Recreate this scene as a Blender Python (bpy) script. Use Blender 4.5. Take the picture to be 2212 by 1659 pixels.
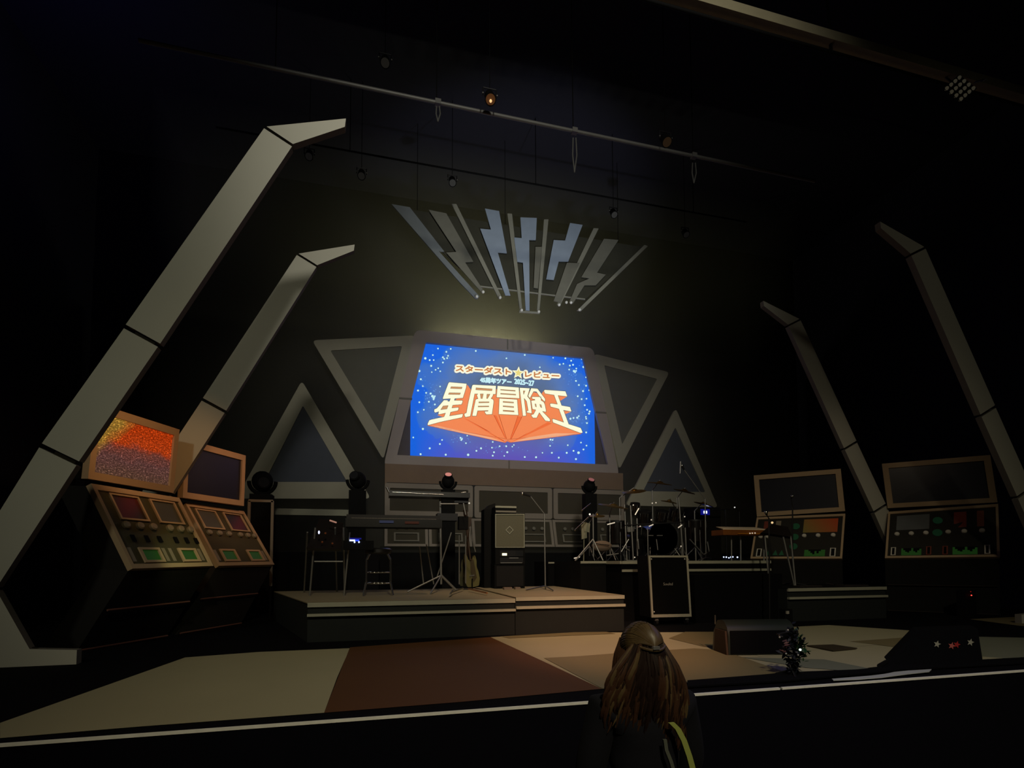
import bpy, bmesh, math, random
from mathutils import Vector, Matrix, Euler
random.seed(7)
scene = bpy.context.scene
for o in list(bpy.data.objects): bpy.data.objects.remove(o)

# ------------------------------------------------------------------ camera
CAM = Vector((-3.37693, 0.0, 0.94933))
PITCH, YAW, ROLL = 0.05736, 0.24884, -0.003626
FPX, CXP, CYP = 1150.0, 1106.0, 1150.0
cp, sp, cy_, sy_ = math.cos(PITCH), math.sin(PITCH), math.cos(YAW), math.sin(YAW)
FW = Vector((sy_*cp, cy_*cp, sp)); RT0 = Vector((cy_, -sy_, 0)); UP0 = RT0.cross(FW)
RT = math.cos(ROLL)*RT0 + math.sin(ROLL)*UP0; UPV = -math.sin(ROLL)*RT0 + math.cos(ROLL)*UP0
cd = bpy.data.cameras.new('camera'); cam = bpy.data.objects.new('camera', cd)
scene.collection.objects.link(cam)
cam.matrix_world = Matrix(((RT.x, UPV.x, -FW.x, CAM.x), (RT.y, UPV.y, -FW.y, CAM.y), (RT.z, UPV.z, -FW.z, CAM.z), (0, 0, 0, 1)))
cd.sensor_fit = 'HORIZONTAL'; cd.sensor_width = 36.0; cd.lens = 36.0*FPX/2212.0
cd.shift_x = 0.0; cd.shift_y = (CYP-829.5)/2212.0
cd.clip_start = 0.05; cd.clip_end = 100
scene.camera = cam
scene.view_settings.view_transform = 'Standard'; scene.view_settings.look = 'None'
scene.view_settings.exposure = 0.0; scene.view_settings.gamma = 1.0
scene.view_settings.use_curve_mapping = False

def ray(px, py): return FW + RT*((px-CXP)/FPX) - UPV*((py-CYP)/FPX)
def W(px, py, Y):                      # point of a sight line at stage depth Y
    d = ray(px, py); return CAM + d*(Y/d.y)
def FL(px, py, z=0.0):                 # point of a sight line at height z
    d = ray(px, py); return CAM + d*((z-CAM.z)/d.z)
def FY(px, py, z=0.0): return FL(px, py, z).y

# ------------------------------------------------------------------ world and lights
world = bpy.data.worlds.new('world'); scene.world = world; world.use_nodes = True
world.node_tree.nodes['Background'].inputs[0].default_value = (0.25, 0.22, 1.0, 1)
world.node_tree.nodes['Background'].inputs[1].default_value = 0.0013

def lamp(kind, name, loc, target, power, col, size=0.3, angle=60, blend=0.6, size_y=None):
    l = bpy.data.lights.new(name, kind); l.energy = power; l.color = col
    if kind == 'AREA':
        l.size = size
        if size_y: l.shape = 'RECTANGLE'; l.size_y = size_y
    elif kind == 'SPOT':
        l.shadow_soft_size = size; l.spot_size = math.radians(angle); l.spot_blend = blend
    else: l.shadow_soft_size = size
    o = bpy.data.objects.new(name, l); scene.collection.objects.link(o); o.location = loc
    if target is not None:
        o.rotation_euler = (Vector(target)-Vector(loc)).to_track_quat('-Z', 'Y').to_euler()
    return o
lamp('SPOT', 'house_light_left', (-9.0, -5.0, 7.5), (-5.6, 7.0, 3.2), 600, (1.0, 0.98, 0.72), 0.5, 44, 1.0)
lamp('SPOT', 'house_light_centre', (-3.0, -6.0, 8.0), (-0.6, 13.0, 4.8), 3000, (1.0, 0.95, 0.78), 0.5, 40, 1.0)
lamp('SPOT', 'house_light_right', (1.0, -6.0, 8.0), (5.2, 9.0, 2.8), 150, (1.0, 0.92, 0.66), 0.5, 36, 1.0)
lamp('SPOT', 'front_spot_warm', (-3.0, -5.0, 7.2), (-0.7, 6.3, 0.0), 5600, (1.0, 0.50, 0.27), 0.2, 15, 1.0)
lamp('SPOT', 'front_spot_floor', (-3.0, -5.0, 8.5), (-0.3, 5.2, 0.0), 1900, (1.0, 0.88, 0.58), 0.3, 60, 1.0)
for i_, e_ in ((-1.8, 12), (-1.3, 18), (-0.8, 22), (-0.3, 24), (0.2, 20), (0.7, 12), (1.1, 5)): lamp('POINT', 'screen_halo_fill', (i_, 13.92, 6.93), None, e_*1.1, (1.0, 0.96, 0.50), 0.03)  # unseen lamps added behind the frame to imitate the lens glow
lamp('SPOT', 'console_lamp_warm', (-5.1, 6.15, 2.9), (-6.1, 7.7, 2.2), 42, (1.0, 0.50, 0.18), 0.05, 78, 0.8)
lamp('SPOT', 'console_lamp_warm', (-4.4, 8.55, 2.9), (-5.6, 9.4, 2.2), 34, (1.0, 0.50, 0.24), 0.05, 80, 0.8)  # second unseen lamp, added to brighten the rear console frame
lamp('SPOT', 'console_lamp_yellow', (-5.0, 6.4, 1.5), (-5.8, 7.6, 0.95), 14, (0.95, 0.95, 0.42), 0.05, 46, 0.9)
lamp('SPOT', 'console_lamp_right', (3.6, 5.2, 3.6), (6.2, 9.2, 2.1), 15, (1.0, 0.78, 0.54), 0.08, 58, 0.9)
lamp('SPOT', 'sign_lamp_blue', (0.3, 7.6, 4.6), (0.15, 11.8, 8.5), 290, (0.90, 0.94, 1.0), 0.12, 62, 0.6)
lamp('SPOT', 'band_top_lamp', (-1.2, 5.4, 8.8), (-0.2, 8.8, 0.5), 900, (1.0, 0.68, 0.42), 0.1, 42, 1.0)
lamp('AREA', 'side_blue_fill', (-8.6, 8.0, 8.4), (-9.6, 9.5, 11.0), 13, (0.22, 0.20, 1.0), 1.5)  # unseen blue fill added to lift the blacks at upper left
lamp('AREA', 'hall_blue_fill', (0.0, 2.6, 2.6), (0.0, 1.8, -1.0), 9, (0.3, 0.3, 1.0), 2.0)  # added blue fill, tints the dark hall from out of view

# ------------------------------------------------------------------ materials
def s2l(c): c /= 255.0; return c/12.92 if c <= 0.04045 else ((c+0.055)/1.055)**2.4
def lin(rgb): return tuple(s2l(v) for v in rgb)+(1,)
MATS = {}
def mat(name, rgb, rough=0.6, metal=0.0, emit=None, strength=1.0, vary=0.12, scale=6.0, bump=0.0, alpha=None, spec=0.3):
    if name in MATS: return MATS[name]
    m = bpy.data.materials.new(name); m.use_nodes = True; nt = m.node_tree
    b = nt.nodes['Principled BSDF']
    b.inputs['Roughness'].default_value = rough; b.inputs['Metallic'].default_value = metal
    b.inputs['Specular IOR Level'].default_value = spec
    tc = nt.nodes.new('ShaderNodeTexCoord'); nz = nt.nodes.new('ShaderNodeTexNoise')
    nz.inputs['Scale'].default_value = scale; nz.inputs['Detail'].default_value = 4
    nt.links.new(tc.outputs['Object'], nz.inputs['Vector'])
    mr = nt.nodes.new('ShaderNodeMapRange'); mr.inputs['To Min'].default_value = 1-vary; mr.inputs['To Max'].default_value = 1+vary
    nt.links.new(nz.outputs['Fac'], mr.inputs['Value'])
    mx = nt.nodes.new('ShaderNodeVectorMath'); mx.operation = 'SCALE'
    mx.inputs[0].default_value = lin(rgb)[:3]; nt.links.new(mr.outputs['Result'], mx.inputs['Scale'])
    nt.links.new(mx.outputs[0], b.inputs['Base Color'])
    if emit:
        b.inputs['Emission Color'].default_value = lin(emit); b.inputs['Emission Strength'].default_value = strength
    if bump:
        bp = nt.nodes.new('ShaderNodeBump'); bp.inputs['Strength'].default_value = bump; bp.inputs['Distance'].default_value = 0.02
        nt.links.new(nz.outputs['Fac'], bp.inputs['Height']); nt.links.new(bp.outputs['Normal'], b.inputs['Normal'])
    MATS[name] = m; return m
def flat(name, rgb, k=1.0):            # a lit patch of a screen picture
    if name in MATS: return MATS[name]
    m = bpy.data.materials.new(name); m.use_nodes = True; nt = m.node_tree; nt.nodes.clear()
    e = nt.nodes.new('ShaderNodeEmission'); o = nt.nodes.new('ShaderNodeOutputMaterial')
    e.inputs[0].default_value = lin(rgb); e.inputs[1].default_value = k
    nt.links.new(e.outputs[0], o.inputs[0]); MATS[name] = m; return m

M_PANEL = mat('painted_panel', (196, 194, 184), 0.75, vary=0.05, scale=2)
M_PANELEDGE = mat('panel_edge', (120, 116, 108), 0.8)
M_SEAM = mat('dark_seam', (40, 36, 26), 0.9)
M_BLACK = mat('matt_black', (12, 12, 14), 0.8, spec=.15)
M_DRAPE = mat('black_drape', (22, 20, 22), 0.95, vary=0.3, scale=3, bump=0.3)
M_CASEB = mat('case_black', (8, 8, 11), 0.9, spec=.1)
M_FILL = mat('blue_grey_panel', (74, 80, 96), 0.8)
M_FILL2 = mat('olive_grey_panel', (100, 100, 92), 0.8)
M_CHROME = mat('chrome', (200, 200, 200), 0.25, 1.0)
M_STEEL = mat('dull_steel', (150, 150, 150), 0.45, 0.7)
M_DKMETAL = mat('dark_metal', (45, 45, 48), 0.4, 0.6)
M_WOOD = mat('brown_wood', (120, 70, 30), 0.45, vary=0.3)
M_KEYS = mat('ivory_keys', (225, 205, 180), 0.4)
M_WHITEEDGE = mat('white_trim', (246, 246, 238), 0.6, vary=0.15, scale=20)
M_TRIMDULL = mat('grey_trim', (150, 150, 136), 0.7)
M_BRASS = mat('cymbal_bronze', (150, 110, 50), 0.3, 0.9)
M_DRUM = mat('drum_shell', (24, 20, 20), 0.2, 0.1, spec=0.6)
M_SKIN = mat('drum_head', (110, 104, 90), 0.6)
M_GRILLE = mat('speaker_grille', (94, 92, 78), 0.8, vary=0.3, scale=60)

# ------------------------------------------------------------------ mesh builder
class MB:
    def __init__(s): s.v = []; s.f = []; s.m = []
    def add(s, vs, fs, mi=0):
        n = len(s.v); s.v += [Vector(v) for v in vs]
        for f in fs: s.f.append([i+n for i in f]); s.m.append(mi)
        return s
    def box(s, c, size, rot=None, mi=0):
        c = Vector(c); h = Vector(size)/2
        R = rot if rot is not None else Matrix.Identity(3)
        vs = [c+R @ Vector((x*h.x, y*h.y, z*h.z)) for x in (-1, 1) for y in (-1, 1) for z in (-1, 1)]
        return s.add(vs, [(0,1,3,2), (4,6,7,5), (0,4,5,1), (2,3,7,6), (0,2,6,4), (1,5,7,3)], mi)
    def box2(s, a, b, mi=0):
        a, b = Vector(a), Vector(b); return s.box((a+b)/2, (abs(b.x-a.x), abs(b.y-a.y), abs(b.z-a.z)), mi=mi)
    def tube(s, a, b, r, r2=None, n=10, mi=0):
        a, b = Vector(a), Vector(b); r2 = r if r2 is None else r2
        d = (b-a).normalized(); u = d.orthogonal().normalized(); w = d.cross(u)
        vs = []
        for p, q in ((a, r), (b, r2)):
            for i in range(n):
                t = 2*math.pi*i/n; vs.append(p+(u*math.cos(t)+w*math.sin(t))*q)
        fs = [(i, (i+1) % n, n+(i+1) % n, n+i) for i in range(n)]+[tuple(range(n))[::-1], tuple(range(n, 2*n))]
        return s.add(vs, fs, mi)
    def path(s, pts, r, n=8, mi=0):
        for a, b in zip(pts, pts[1:]): s.tube(a, b, r, n=n, mi=mi)
        for p in pts[1:-1]: s.ball(p, r*1.02, n=n, mi=mi)
        return s
    def strand(s, pts, rad, n=6, mi=0):       # one continuous tapering tube through the points
        k = len(pts); vs = []
        for i, p in enumerate(pts):
            d = (pts[min(i+1, k-1)]-pts[max(i-1, 0)]).normalized(); u = d.cross(Vector((0, 1, 0.13))).normalized(); w = d.cross(u)
            for j in range(n):
                t = 2*math.pi*j/n; vs.append(p+(u*math.cos(t)+w*math.sin(t))*rad[i])
        fs = [(i*n+j, i*n+(j+1) % n, (i+1)*n+(j+1) % n, (i+1)*n+j) for i in range(k-1) for j in range(n)]
        return s.add(vs, fs+[tuple(range(n))[::-1], tuple(range((k-1)*n, k*n))], mi)
    def ball(s, c, r, sc=(1, 1, 1), n=12, mi=0, rot=None):
        c = Vector(c); k = max(4, n//2); vs = [Vector((0, 0, 1))]
        for i in range(1, k):
            t = math.pi*i/k
            for j in range(n):
                p = 2*math.pi*j/n; vs.append(Vector((math.sin(t)*math.cos(p), math.sin(t)*math.sin(p), math.cos(t))))
        vs.append(Vector((0, 0, -1)))
        R = rot if rot is not None else Matrix.Identity(3)
        vs = [c+R @ Vector((v.x*r*sc[0], v.y*r*sc[1], v.z*r*sc[2])) for v in vs]
        fs = [(0, 1+j, 1+(j+1) % n) for j in range(n)]
        for i in range(k-2):
            for j in range(n):
                a = 1+i*n+j; b = 1+i*n+(j+1) % n; fs.append((a, a+n, b+n, b))
        L = len(vs)-1; fs += [(L, 1+(k-2)*n+(j+1) % n, 1+(k-2)*n+j) for j in range(n)]
        return s.add(vs, fs, mi)
    def lathe(s, prof, c, axis=(0, 0, 1), n=24, mi=0):
        c = Vector(c); d = Vector(axis).normalized(); u = d.orthogonal().normalized(); w = d.cross(u)
        vs = []
        for r, z in prof:
            for i in range(n):
                t = 2*math.pi*i/n; vs.append(c+d*z+(u*math.cos(t)+w*math.sin(t))*max(r, 1e-4))
        fs = []
        for k in range(len(prof)-1):
            for i in range(n): fs.append((k*n+i, k*n+(i+1) % n, (k+1)*n+(i+1) % n, (k+1)*n+i))
        fs += [tuple(range(n))[::-1], tuple(range((len(prof)-1)*n, len(prof)*n))]
        return s.add(vs, fs, mi)
    def prism(s, pts, off, mi=0, mi_side=None):
        pts = [Vector(p) for p in pts]; n = len(pts); off = Vector(off)
        s.add(pts+[p+off for p in pts], [tuple(range(n)), tuple(range(n, 2*n))[::-1]], mi)
        k = len(s.v)-2*n
        for i in range(n):
            s.f.append([k+i, k+(i+1) % n, k+n+(i+1) % n, k+n+i]); s.m.append(mi if mi_side is None else mi_side)
        return s
    def face(s, pts, mi=0): return s.add(pts, [tuple(range(len(pts)))], mi)
    def ring(s, outer, inner, off, mi=0, mi_side=None):
        n = len(outer); o = Vector(off); O = [Vector(p) for p in outer]; I = [Vector(p) for p in inner]
        k = len(s.v); s.v += O+I+[p+o for p in O]+[p+o for p in I]
        ms = mi if mi_side is None else mi_side
        for i in range(n):
            j = (i+1) % n
            s.f.append([k+i, k+j, k+n+j, k+n+i]); s.m.append(mi)
            s.f.append([k+2*n+i, k+3*n+i, k+3*n+j, k+2*n+j]); s.m.append(mi)
            s.f.append([k+i, k+2*n+i, k+2*n+j, k+j]); s.m.append(ms)
            s.f.append([k+n+i, k+n+j, k+3*n+j, k+3*n+i]); s.m.append(ms)
        return s
    def cloud(s, other, M):
        return s.add([M @ v for v in other.v], other.f)
    def build(s, name, mats, parent=None, base=None, smooth=True):
        if not isinstance(mats, (list, tuple)): mats = [mats]
        if base is None:
            base = parent_world(parent) if parent else Vector((sum(v.x for v in s.v)/len(s.v), sum(v.y for v in s.v)/len(s.v), min(v.z for v in s.v)))
        me = bpy.data.meshes.new(name)
        me.from_pydata([v-base for v in s.v], [], s.f)
        for m in mats: me.materials.append(m)
        me.polygons.foreach_set('material_index', s.m)
        bm = bmesh.new(); bm.from_mesh(me); bmesh.ops.recalc_face_normals(bm, faces=bm.faces); bm.to_mesh(me); bm.free()
        if smooth:
            me.polygons.foreach_set('use_smooth', [True]*len(me.polygons)); me.set_sharp_from_angle(angle=math.radians(38))
        me.update()
        o = bpy.data.objects.new(name, me); scene.collection.objects.link(o)
        if parent: o.parent = parent; o.location = base-parent_world(parent)
        else: o.location = base
        return o
def parent_world(p):
    v = Vector(p.location)
    while p.parent: p = p.parent; v += Vector(p.location)
    return v
def tag(o, label=None, cat=None, group=None, kind=None):
    if label: o['label'] = label
    if cat: o['category'] = cat
    if group: o['group'] = group
    if kind: o['kind'] = kind
    return o
def thing(name, loc, label, cat, group=None):
    o = bpy.data.objects.new(name, None); o.empty_display_size = 0.1; scene.collection.objects.link(o)
    o.location = loc; return tag(o, label, cat, group)
def struct(name, mb, m, label=None):
    o = mb.build(name, m, smooth=False); o['kind'] = 'structure'
    if label: o['label'] = label
    return o
def PP(pts, Y): return [W(x, y, Y) for x, y in pts]
def roundpoly(pts, r, n=4):            # rounds the corners of a planar polygon
    out = []
    P = [Vector(p) for p in pts]; N = len(P)
    rr = r if isinstance(r, (list, tuple)) else [r]*N
    for i in range(N):
        a, b, c = P[i-1], P[i], P[(i+1) % N]; q = rr[i]
        u, v = (a-b).normalized(), (c-b).normalized()
        p0, p1 = b+u*q, b+v*q
        for k in range(n+1):
            t = k/n; out.append((1-t)**2*p0+2*t*(1-t)*b+t*t*p1)
    return out

# ------------------------------------------------------------------ setting
F_LIGHT = mat('floor_light', (172, 166, 138), 0.55, vary=0.08, scale=1.2, spec=0.2)
F_TAN = mat('floor_tan', (128, 118, 88), 0.55, vary=0.08, scale=1.2, spec=0.2)
F_BROWN = mat('floor_brown', (94, 62, 38), 0.6, vary=0.1, scale=1.5, spec=0.15)
F_GREY = mat('floor_grey_green', (122, 126, 112), 0.55, vary=0.08, scale=1.2, spec=0.2)
F_DARK = mat('floor_dark', (16, 16, 20), 0.9, vary=0.1, spec=0.05)
fb = MB()
fb.box2((-8.5, 3.55, -0.12), (9.0, 14.4, 0.0), 0)
def fpoly(pts, mi, z=0.004): fb.face([FL(x, y, 0)+Vector((0, 0, z)) for x, y in pts], mi)
fpoly([(0, 1563), (200, 1492), (400, 1421), (560, 1409), (756, 1401), (728, 1465), (700, 1541), (300, 1571), (0, 1596)], 1)
fpoly([(756, 1399), (1060, 1377), (1175, 1430), (1300, 1489), (1000, 1517), (700, 1541)], 3)
fpoly([(1060, 1377), (1240, 1367), (1570, 1366), (1568, 1420), (1700, 1398), (1980, 1366), (1976, 1400), (1905, 1440), (1700, 1463), (1500, 1474), (1300, 1489), (1175, 1430)], 1)
fpoly([(1175, 1423), (1250, 1419), (1340, 1412), (1500, 1402), (1560, 1406), (1700, 1455), (1600, 1466), (1490, 1474), (1300, 1489)], 2, 0.008)
fpoly([(1445, 1380), (1480, 1366), (1570, 1366), (1570, 1402), (1520, 1398)], 2, 0.008)
fpoly([(1080, 1376), (1240, 1367), (1310, 1366), (1330, 1370), (1100, 1380)], 2, 0.008)
fpoly([(1600, 1421), (1690, 1424), (1780, 1426), (1880, 1446), (1830, 1451), (1740, 1444)], 4, 0.008)
fpoly([(1835, 1387), (1972, 1377), (1966, 1398), (1935, 1399)], 2, 0.008)
fpoly([(1570, 1362), (1790, 1351), (1985, 1364), (1975, 1390), (1800, 1400), (1640, 1420)], 1, 0.006)
fpoly([(2095, 1338), (2212, 1332), (2300, 1330), (2300, 1362), (2200, 1352)], 2)
fpoly([(2110, 1376), (2300, 1380), (2300, 1420), (2120, 1427)], 4)
fpoly([(2122, 1420), (2170, 1424), (2122, 1428)], 1, 0.008)
fl = struct('floor', fb, [F_DARK, F_LIGHT, F_TAN, F_BROWN, F_GREY], 'stage floor painted with large light and brown shapes')
fb2 = MB().box2((-10, -7, -1.07), (10, 3.4, -0.95))
struct('floor', fb2, mat('hall_floor', (14, 14, 22), 0.9), 'dark hall floor in front of the stage')
struct('wall_front', MB().box2((-8.5, 3.45, -0.95), (9.0, 3.55, -0.02)), mat('apron_black', (9, 9, 18), 0.9, spec=.1), 'black stage front below the edge')
tb = MB(); tb.box2((-8.5, 3.45, -0.013), (-1.9, 3.47, 0.003)); tb.box2((-1.885, 3.45, -0.013), (-0.42, 3.47, 0.003))
tb.box2((-0.40, 3.45, -0.013), (9, 3.47, 0.003)); tb.box2((-8.5, 3.47, -0.02), (9, 3.55, 0.0), 1)
struct('trim_1', tb, [M_WHITEEDGE, MATS['apron_black'] if 'apron_black' in MATS else F_DARK], 'thin white strip along the stage edge')
struct('wall_back', MB().box2((-10, 14.4, -0.1), (10, 14.5, 11)), M_DRAPE)
struct('wall_left', MB().box2((-10.1, -7, -1.0), (-10, 14.5, 11)), mat('side_wall', (26, 26, 46), 0.9))
struct('wall_right', MB().box2((10, -7, -1.0), (10.1, 14.5, 11)), MATS['side_wall'])
struct('ceiling', MB().box2((-10, -7, 11), (10, 14.5, 11.1)), mat('ceiling_black', (34, 34, 52), 0.95))
struct('wall_rear', MB().box2((-10, -7.1, -1.0), (10, -7, 11)), MATS['side_wall'])
struct('floor', MB().box2((-10, 3.4, -1.07), (-8.5, 14.4, -0.1)), F_DARK, 'dark wing floor beside the stage')

# ------------------------------------------------------------------ arches
def arch(name, Y, sgn, label, grp):
    c = thing(name, (sgn*6.6, Y, 0), label, 'set arch', grp)
    T = 0.09; P = lambda x, z: Vector((sgn*x, Y, z))
    segs = {'tip_panel': [(3.765, 5.955), (4.585, 5.69), (4.315, 5.545), (3.775, 5.855)],
            'upper_panel': [(4.61, 5.665), (5.84, 3.35), (5.53, 3.185), (4.325, 5.515)],
            'middle_panel': [(5.855, 3.31), (6.50, 2.11), (6.19, 1.95), (5.55, 3.15)],
            'lower_panel': [(6.52, 2.07), (7.12, 0.78), (6.80, 0.74), (6.21, 1.91)],
            'foot_panel': [(7.12, 0.75), (6.95, 0.0), (6.14, 0.0), (6.14, 0.135), (6.52, 0.16), (6.80, 0.71)]}
    for n, q in segs.items():
        MB().prism([P(*p) for p in q], (0, T, 0), 0, 1).build(n, [M_PANEL, M_PANELEDGE], c, smooth=False)
    bk = [(3.85, 5.89), (4.58, 5.64), (7.05, 0.78), (6.85, 0.05), (6.3, 0.05), (6.3, 0.1), (6.62, 0.2), (6.86, 0.74), (4.37, 5.56), (3.85, 5.86)]
    MB().prism([P(*p)+Vector((0, T*0.45, 0)) for p in bk], (0, T*0.5, 0)).build('backing_frame', M_SEAM, c, smooth=False)
    return c
G = 'angled panel arches at the sides of the stage'
arch('set_arch', 6.0, -1, 'large pale angled arch leg at the left, nearest the viewer', G)
arch('set_arch', 8.45, -1, 'smaller pale angled arch leg at the left behind the nearest one', G)
arch('set_arch', 6.0, 1, 'pale angled arch leg at the far right reaching off the picture edge', G)
arch('set_arch', 8.45, 1, 'pale angled arch leg on the right between the screen and the far right arch', G)

# ------------------------------------------------------------------ central screen
YS = 13.70
scr = thing('projection_screen', (0, YS, 3.3), 'large bright screen showing a blue starry title with yellow lettering in a grey frame', 'screen')
fo = roundpoly([(-2.47, YS, 7.01), (2.49, YS, 7.01), (3.235, YS, 3.39), (-3.235, YS, 3.39)], 0.18)
fi = roundpoly([(-2.19, YS, 6.70), (2.19, YS, 6.70), (2.90, YS, 3.70), (-2.90, YS, 3.70)], 0.02)
b = MB().ring(fo, fi, (0, 0.10, 0))
b.build('frame', mat('screen_frame', (172, 160, 158), 0.7, vary=0.05), scr, smooth=False)
sm = MB()
sm.box((0.0, YS, 6.86), (0.035, 0.03, 0.29)); sm.box((0.03, YS, 3.545), (0.035, 0.03, 0.28))
for s in (-1, 1): sm.box((s*2.70, YS, 5.17), (0.33, 0.03, 0.045))
sm.build('joint', M_PANELEDGE, scr, smooth=False)
MB().prism([(-3.05, YS+.16, 3.5), (3.05, YS+.16, 3.5), (2.36, YS+.16, 6.9), (-2.36, YS+.16, 6.9)], (0, .03, 0)).build('dark_backing', mat('screen_backing', (92, 84, 84), 0.9), scr, smooth=False)
for s in (-2, 2): MB().box2((s-.05, YS+.02, 0.0), (s+.05, YS+.12, 3.5)).build('support_post', M_BLACK, scr, smooth=False)
# the picture shown on the screen
m = bpy.data.materials.new('picture_sky'); m.use_nodes = True; nt = m.node_tree; nt.nodes.clear()
N = nt.nodes.new; L = nt.links.new
out = N('ShaderNodeOutputMaterial'); em = N('ShaderNodeEmission'); L(em.outputs[0], out.inputs[0])
tc = N('ShaderNodeTexCoord'); mp = N('ShaderNodeMapping'); L(tc.outputs['Object'], mp.inputs[0])
mp.inputs['Location'].default_value = (0, 0, -1.75); 
sx = N('ShaderNodeSeparateXYZ'); L(mp.outputs[0], sx.inputs[0])
def mth(op, a, b2=None, clamp=False):
    n = N('ShaderNodeMath'); n.operation = op; n.use_clamp = clamp
    for i, q in enumerate((a, b2)):
        if q is None: continue
        if isinstance(q, (int, float)): n.inputs[i].default_value = q
        else: L(q, n.inputs[i])
    return n.outputs[0]
nz = N('ShaderNodeTexNoise'); nz.inputs['Scale'].default_value = 1.6; nz.inputs['Detail'].default_value = 5; L(tc.outputs['Object'], nz.inputs['Vector'])
xx = mth('DIVIDE', sx.outputs['X'], 2.45); zz = mth('DIVIDE', sx.outputs['Z'], 1.75)
rad = mth('SQRT', mth('ADD', mth('MULTIPLY', xx, xx), mth('MULTIPLY', zz, zz)))
rad = mth('ADD', rad, mth('MULTIPLY', mth('SUBTRACT', nz.outputs['Fac'], 0.5), 0.5))
cr = N('ShaderNodeValToRGB'); L(rad, cr.inputs[0])
E_ = cr.color_ramp.elements; E_[0].position = 0.42; E_[0].color = lin((82, 106, 138)); E_[1].position = 1.12; E_[1].color = lin((8, 100, 228))
e = E_.new(0.74); e.color = lin((84, 122, 184)); e = E_.new(0.98); e.color = lin((44, 112, 212))
low = mth('MULTIPLY', mth('SUBTRACT', mth('MULTIPLY', zz, -1.8), 0.50, True), mth('SUBTRACT', 1.0, mth('MULTIPLY', xx, xx), True), True)
mxn = N('ShaderNodeMix'); mxn.data_type = 'RGBA'; L(low, mxn.inputs[0]); L(cr.outputs[0], mxn.inputs[6]); mxn.inputs[7].default_value = lin((96, 84, 186))
L(mxn.outputs[2], em.inputs[0]); em.inputs[1].default_value = 1.0
M_SKYP = m
C_CREAM = flat('picture_cream', (255, 253, 216), 1.12); C_LINE = flat('picture_outline', (74, 66, 30)); C_TAN = flat('picture_tan', (214, 150, 98))
C_OR1 = flat('picture_orange', (255, 140, 82)); C_OR2 = flat('picture_deep_orange', (250, 112, 52)); C_OR3 = flat('picture_dark_orange', (196, 66, 14))
C_STAR = flat('picture_star', (206, 252, 255)); C_SMALL = flat('picture_dim_star', (110, 172, 240)); C_WHITE = flat('picture_white', (252, 255, 246))
C_CYAN = flat('picture_pale_cyan', (208, 250, 255)); C_NAVY = flat('picture_navy', (28, 60, 110)); C_PALE = flat('picture_peach', (255, 182, 136))
C_DLINE = flat('picture_red_line', (190, 90, 60)); C_STARY = flat('picture_pale_yellow', (246, 226, 130)); C_RED = flat('picture_redbrown', (205, 120, 60))
pm = [M_SKYP, C_CREAM, C_LINE, C_TAN, C_OR1, C_OR2, C_OR3, C_STAR, C_SMALL, C_WHITE, C_CYAN, C_NAVY, C_PALE, C_DLINE, C_STARY, C_RED]
YP = YS+0.14
pic = MB()
pic.face([(-2.565, YP, 3.685), (2.565, YP, 3.685), (2.565, YP, 5.7), (2.3, YP, 6.78), (-2.3, YP, 6.78), (-2.565, YP, 5.7)], 0)
def lay(pts, mi, k): pic.face([W(x, y, YP)+Vector((0, -0.003*k, 0)) for x, y in pts], mi)
def T1(pts): return [(920+u/11.06, 815+v/11.06) for u, v in pts]
def T2(pts): return [(1090+u/11.06, 815+v/11.06) for u, v in pts]
def outline(pts, w, mi, k):             # strips and dots along a contour
    n = len(pts)
    for i in range(n):
        a, c = Vector(pts[i]), Vector(pts[(i+1) % n]); d = c-a
        if d.length < 1e-3: continue
        d.normalize(); q = Vector((-d.y, d.x))*w/2; a2 = a-d*w/2; c2 = c+d*w/2
        lay([tuple(a2+q), tuple(c2+q), tuple(c2-q), tuple(a2-q)], mi, k)
def disc(x, y, r, mi, k, n=10): lay([(x+r*math.cos(2*math.pi*i/n), y+r*math.sin(2*math.pi*i/n)) for i in range(n)], mi, k)
# orange block behind the letters
lay([(923.5, 919), (1091, 956.5), (1096, 953.5), (1102, 956), (1255, 937), (1228, 917), (1220, 895), (1233, 889.7), (1217, 887), (1210, 866), (1224.5, 857), (1206, 854), (1175, 843), (1169, 852), (1150, 846), (1030, 838), (1017, 842), (1009.5, 831), (1000, 850), (945, 897), (960, 902)], 4, 1)
outline([(923.5, 919.4), (1091, 956.5), (1097, 951), (1103, 956), (1256, 937.4), (1097, 949)], 0.7, 13, 2)
lay([(927, 920), (1091, 955.6), (1060, 945), (990, 930), (945, 920)], 12, 2)
lay([(1252, 936.6), (1106, 955), (1140, 945), (1200, 936)], 12, 2)
for q in ([(1001, 903), (1009, 906), (1093, 955), (1086, 953)], [(1066, 897), (1072, 897), (1093.5, 948), (1091, 946)], [(1118, 899), (1127, 900), (1104, 948), (1101.5, 950)], [(1183, 912), (1192, 915), (1108, 954), (1105, 955)]): lay(q, 5, 2)
for q in ([(1050, 930), (1058, 935), (1093, 955.4), (1088, 953.5)], [(1140, 935), (1131, 941), (1105, 955)], [(1066, 897), (1067.2, 897), (1092, 948), (1091, 947)], [(1077, 897), (1078.2, 897), (1094.6, 948), (1093.5, 948)], [(1118, 899), (1119, 899), (1102, 949), (1101, 950)], [(1127, 900), (1128, 900), (1104, 950), (1103.5, 949)], [(1009, 905), (1010, 906), (1062, 935), (1050, 930)]): lay(q, 6, 3)
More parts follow.
